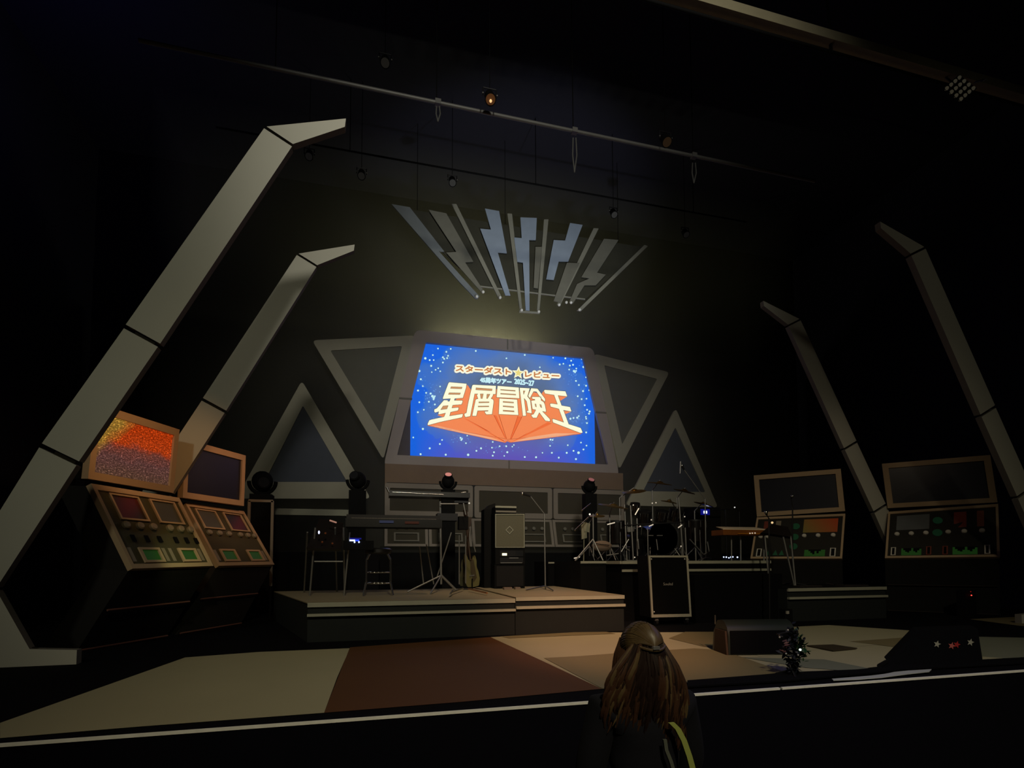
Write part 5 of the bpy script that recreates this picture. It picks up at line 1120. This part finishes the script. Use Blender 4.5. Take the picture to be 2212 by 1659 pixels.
nodes = [(hx, YPp, -.02), (hx, YPp, .12), (hx, YPp, SZ-.14), (hx, YPp+.01, SZ-.01), (hx, YPp+.02, SZ+.07), (hx, YPp+.02, HC.z-.02), (hx, YPp+.02, HC.z+.05),
         (hx-.19, YPp, SZ-.03), (hx-.25, YPp+.02, SZ-.30), (hx-.20, YPp+.18, SZ-.50), (hx+.19, YPp, SZ-.03), (hx+.25, YPp+.02, SZ-.30), (hx+.20, YPp+.18, SZ-.50),
         (hx-.10, YPp, -.10), (hx-.11, YPp+.02, -.50), (hx-.12, YPp, -.90), (hx-.12, YPp+.14, -.93), (hx+.10, YPp, -.10), (hx+.11, YPp+.02, -.50), (hx+.12, YPp, -.90), (hx+.12, YPp+.14, -.93)]
edges = [(0, 1), (1, 2), (2, 3), (3, 4), (4, 5), (5, 6), (3, 7), (7, 8), (8, 9), (3, 10), (10, 11), (11, 12), (0, 13), (13, 14), (14, 15), (15, 16), (0, 17), (17, 18), (18, 19), (19, 20)]
radii = [(.15, .11), (.14, .10), (.16, .11), (.13, .09), (.052, .055), (.072, .09), (.066, .08), .062, .048, .034, .062, .048, .034, .085, .06, .045, .035, .085, .06, .045, .035]
bd_ = skinned('body', nodes, edges, radii, sk_m, ps)
def fix(p): return Vector(p)
jk = skinned('jacket', [nodes[i] for i in (0, 1, 2, 3, 7, 8, 9, 10, 11, 12)]+[(hx, YPp+.01, SZ+.02)], [(0, 1), (1, 2), (2, 3), (3, 4), (4, 5), (5, 6), (3, 7), (7, 8), (8, 9), (3, 10)],
             [(.18, .14), (.17, .13), (.19, .14), (.16, .11), .085, .07, .055, .085, .07, .055, (.07, .07)], cl_m, ps)
skinned('trousers', [nodes[i] for i in (0, 13, 14, 15, 17, 18, 19)], [(0, 1), (1, 2), (2, 3), (0, 4), (4, 5), (5, 6)], [(.165, .13), .10, .078, .062, .10, .078, .062], mat('dark_trousers', (16, 16, 24), .9), ps)
for s_ in (-1, 1):
    q = MB(); q.ball((hx+s_*.12, YPp+.06, -.915), .055, (.85, 2.1, .65), 14); q.build('shoe', M_BLACK, ps)
    hp_ = Vector((hx+s_*.20, YPp+.18, SZ-.50)); dirn = Vector((-s_*.5, .8, .15)).normalized(); side = Vector((0, 0, 1)).cross(dirn).normalized()
    nd = [hp_, hp_+dirn*.05, hp_+dirn*.09]; ed = [(0, 1), (1, 2)]; rd_ = [.026, (.036, .02), (.038, .018)]
    for f_ in range(4):
        L_ = (.062, .072, .068, .052)[f_]; b_ = nd[2]+side*(f_-1.5)*.02
        i0 = len(nd); nd += [b_+dirn*.012, b_+dirn*(L_*.55)+Vector((0, 0, -.008)), b_+dirn*L_+Vector((0, 0, -.028))]; ed += [(2, i0), (i0, i0+1), (i0+1, i0+2)]; rd_ += [.0095, .009, .008]
    i0 = len(nd); nd += [nd[1]+side*s_*.035+dirn*.01, nd[1]+side*s_*.05+dirn*.045]; ed += [(1, i0), (i0, i0+1)]; rd_ += [.011, .009]
    skinned('hand', nd, ed, rd_, sk_m, ps, 1)
# face turned to the stage
fc = MB(); fy = YPp+.105
for s_ in (-1, 1): fc.ball((hx+s_*.031, fy+.0, HC.z-.005), .013, (1, .6, .8), 10)
fc.ball((hx, fy+.012, HC.z-.035), .016, (.8, 1, 1.6), 10)
fc.build('face_feature', sk_m, ps)
MB().ball((hx, fy, HC.z-.07), .022, (1.2, .5, .4), 10).build('mouth', mat('lips', (150, 80, 80), .5), ps)
for s_ in (-1, 1): MB().ball((hx+s_*.076, YPp+.03, HC.z-.02), .026, (.35, .7, 1.1), 10).build('ear', sk_m, ps)
# hair: cap, gathered half up knot, long wavy locks
M_HAIR = mat('brown_hair', (60, 38, 25), .45, vary=.35, scale=30, spec=.5); M_HAIR2 = mat('shaded_brown_hair', (30, 18, 13), .5, vary=.3, scale=30)  # darkest tone paints the shade under the band and knot
M_HAIR3 = mat('lit_brown_hair', (84, 68, 44), .45, vary=.3, scale=30, spec=.5)  # lightest tone paints the lit crown and side locks
cap = MB(); cap.ball((hx, YPp+.0, HC.z+.0), .092, (.92, 1.12, 1.06), 28)
cap.ball((hx+.003, YPp-.055, HC.z-.055), .07, (1.0, .75, 1.0), 20)
hair = cap.build('hair', M_HAIR3, ps); 
kn = MB(); kn.ball((hx+.01, YPp-.085, HC.z-.045), .052, (1.25, .7, 1.15), 20, mi=0); kn.build('hair_knot', M_HAIR2, ps)
bnd = MB(); pts = [Vector((hx+.003+.083*math.sin(t), YPp-.02-.105*math.cos(t), HC.z+.008-.012*math.cos(t*2))) for t in [i/12*1.6-.8 for i in range(13)]]
bnd.path(pts, .006, 6).build('hair_band', M_HAIR3, hair)
MB().box((hx+.0, YPp-.128, HC.z+.008), (.03, .012, .014)).build('hair_clip', mat('clip_metal', (210, 210, 215), .2, .8), hair, smooth=False)
rh = random.Random(11)
cs_ = MB()                                  # strands combed back over the crown to the clip
hc_ = Vector((hx, YPp, HC.z)); Cd = Vector((0.02, -1, .10)).normalized()
for i in range(230):
    a = math.radians(-118+236*i/229); S = Vector((math.sin(a)*.95, max(-.25, math.cos(a)*.9), .42-.62*abs(math.sin(a))**1.5)).normalized()
    om = S.angle(Cd); pts = []; lift = rh.uniform(1.005, 1.04)
    for k in range(11):
        t = k/10; d = (S*math.sin((1-t)*om)+Cd*math.sin(t*om))/math.sin(om)
        d = (d+Vector((0, 0, .28*math.sin(t*math.pi)))).normalized()
        pts.append(hc_+Vector((d.x*.0865, d.y*.106, d.z*.101))*lift)
    cs_.strand(pts, [.0036]*11, 5)
o = cs_.build('combed_hair', M_HAIR3, hair); o['kind'] = 'stuff'
for sg_ in (-1, 1):                         # side hair falling past the ears
    sd = MB()
    for i in range(26):
        a0 = rh.uniform(.0, 1.3); pts = []
        for k in range(8):
            t = k/7; pts.append(Vector((hx+sg_*(.070+.026*min(1, t*3)+.006*math.sin(t*3)+.05*t*t+rh.uniform(-.002, .002)), YPp+.07-.11*a0+(-.03*t), HC.z+.03-.24*t-.02*a0)))
        sd.strand(pts, [.007, .009, .009, .008, .007, .006, .004, .002])
    o = sd.build('side_hair', M_HAIR, hair); o['kind'] = 'stuff'
for mt, nlock, amin, amax, nm, seed in ((M_HAIR2, 170, -1.0, 1.0, 'shaded_locks', 2), (M_HAIR, 120, .15, 1.35, 'brown_locks', 1), (M_HAIR, 90, -1.35, -.35, 'brown_locks', 5), (M_HAIR3, 46, .2, 1.2, 'lit_locks', 3), (M_HAIR3, 20, -1.2, -.6, 'lit_locks', 4)):
    b_ = MB(); rh.seed(seed)
    for i in range(nlock):
        a = rh.uniform(amin, amax); rr_ = rh.uniform(.85, 1.0)
        x0 = hx+.082*math.sin(a)*rr_; y0 = YPp-.035-.062*math.cos(a)*rr_; z0 = HC.z-.01+rh.uniform(-.035, .03)
        ln = rh.uniform(.22, .33)*(1.28 if a > .3 else 1.0)
        out_ = (a*.10 if a < 0 else a*.062)+.014*rh.uniform(-1, 1); ph = rh.uniform(0, 6.28); wa = rh.uniform(.008, .024)
        pts = []
        for k in range(13):
            t = k/12; bel = math.sin(min(1, t*1.5)*math.pi/2)
            pts.append(Vector((x0+out_*bel+wa*math.sin(t*8+ph)*t, y0-.05*bel+.035*t*t+wa*.5*math.cos(t*7+ph)*t, z0-ln*t)))
        b_.strand(pts, [.006*(.6+.9*math.sin(min(1, .15+k/12)*math.pi)**.7) if k < 12 else .001 for k in range(13)])
    o = b_.build(nm, mt, hair); o['kind'] = 'stuff'
# scarf: pale lime strip hanging down the right of the back
sf = MB(); sp0 = [W(x, y, YPp-.17) for x, y in ((1452, 1562), (1465, 1575), (1478, 1600), (1490, 1635), (1502, 1680))]
for k in range(4):
    a_, b2 = sp0[k], sp0[k+1]; wv_ = Vector((.013, 0, 0)); sf.prism([a_-wv_, a_+wv_, b2+wv_, b2-wv_], (0, .012, 0))
sf.build('scarf', mat('lime_scarf', (150, 160, 84), .8), ps)
sf = MB(); sp0 = [W(x, y, YPp-.165) for x, y in ((1437, 1598), (1440, 1620), (1450, 1645), (1460, 1680))]
for k in range(3):
    a_, b2 = sp0[k], sp0[k+1]; wv_ = Vector((.008, 0, 0)); sf.prism([a_-wv_, a_+wv_, b2+wv_, b2-wv_], (0, .01, 0))
sf.build('scarf_end', mat('grey_scarf', (84, 88, 80), .8), ps)
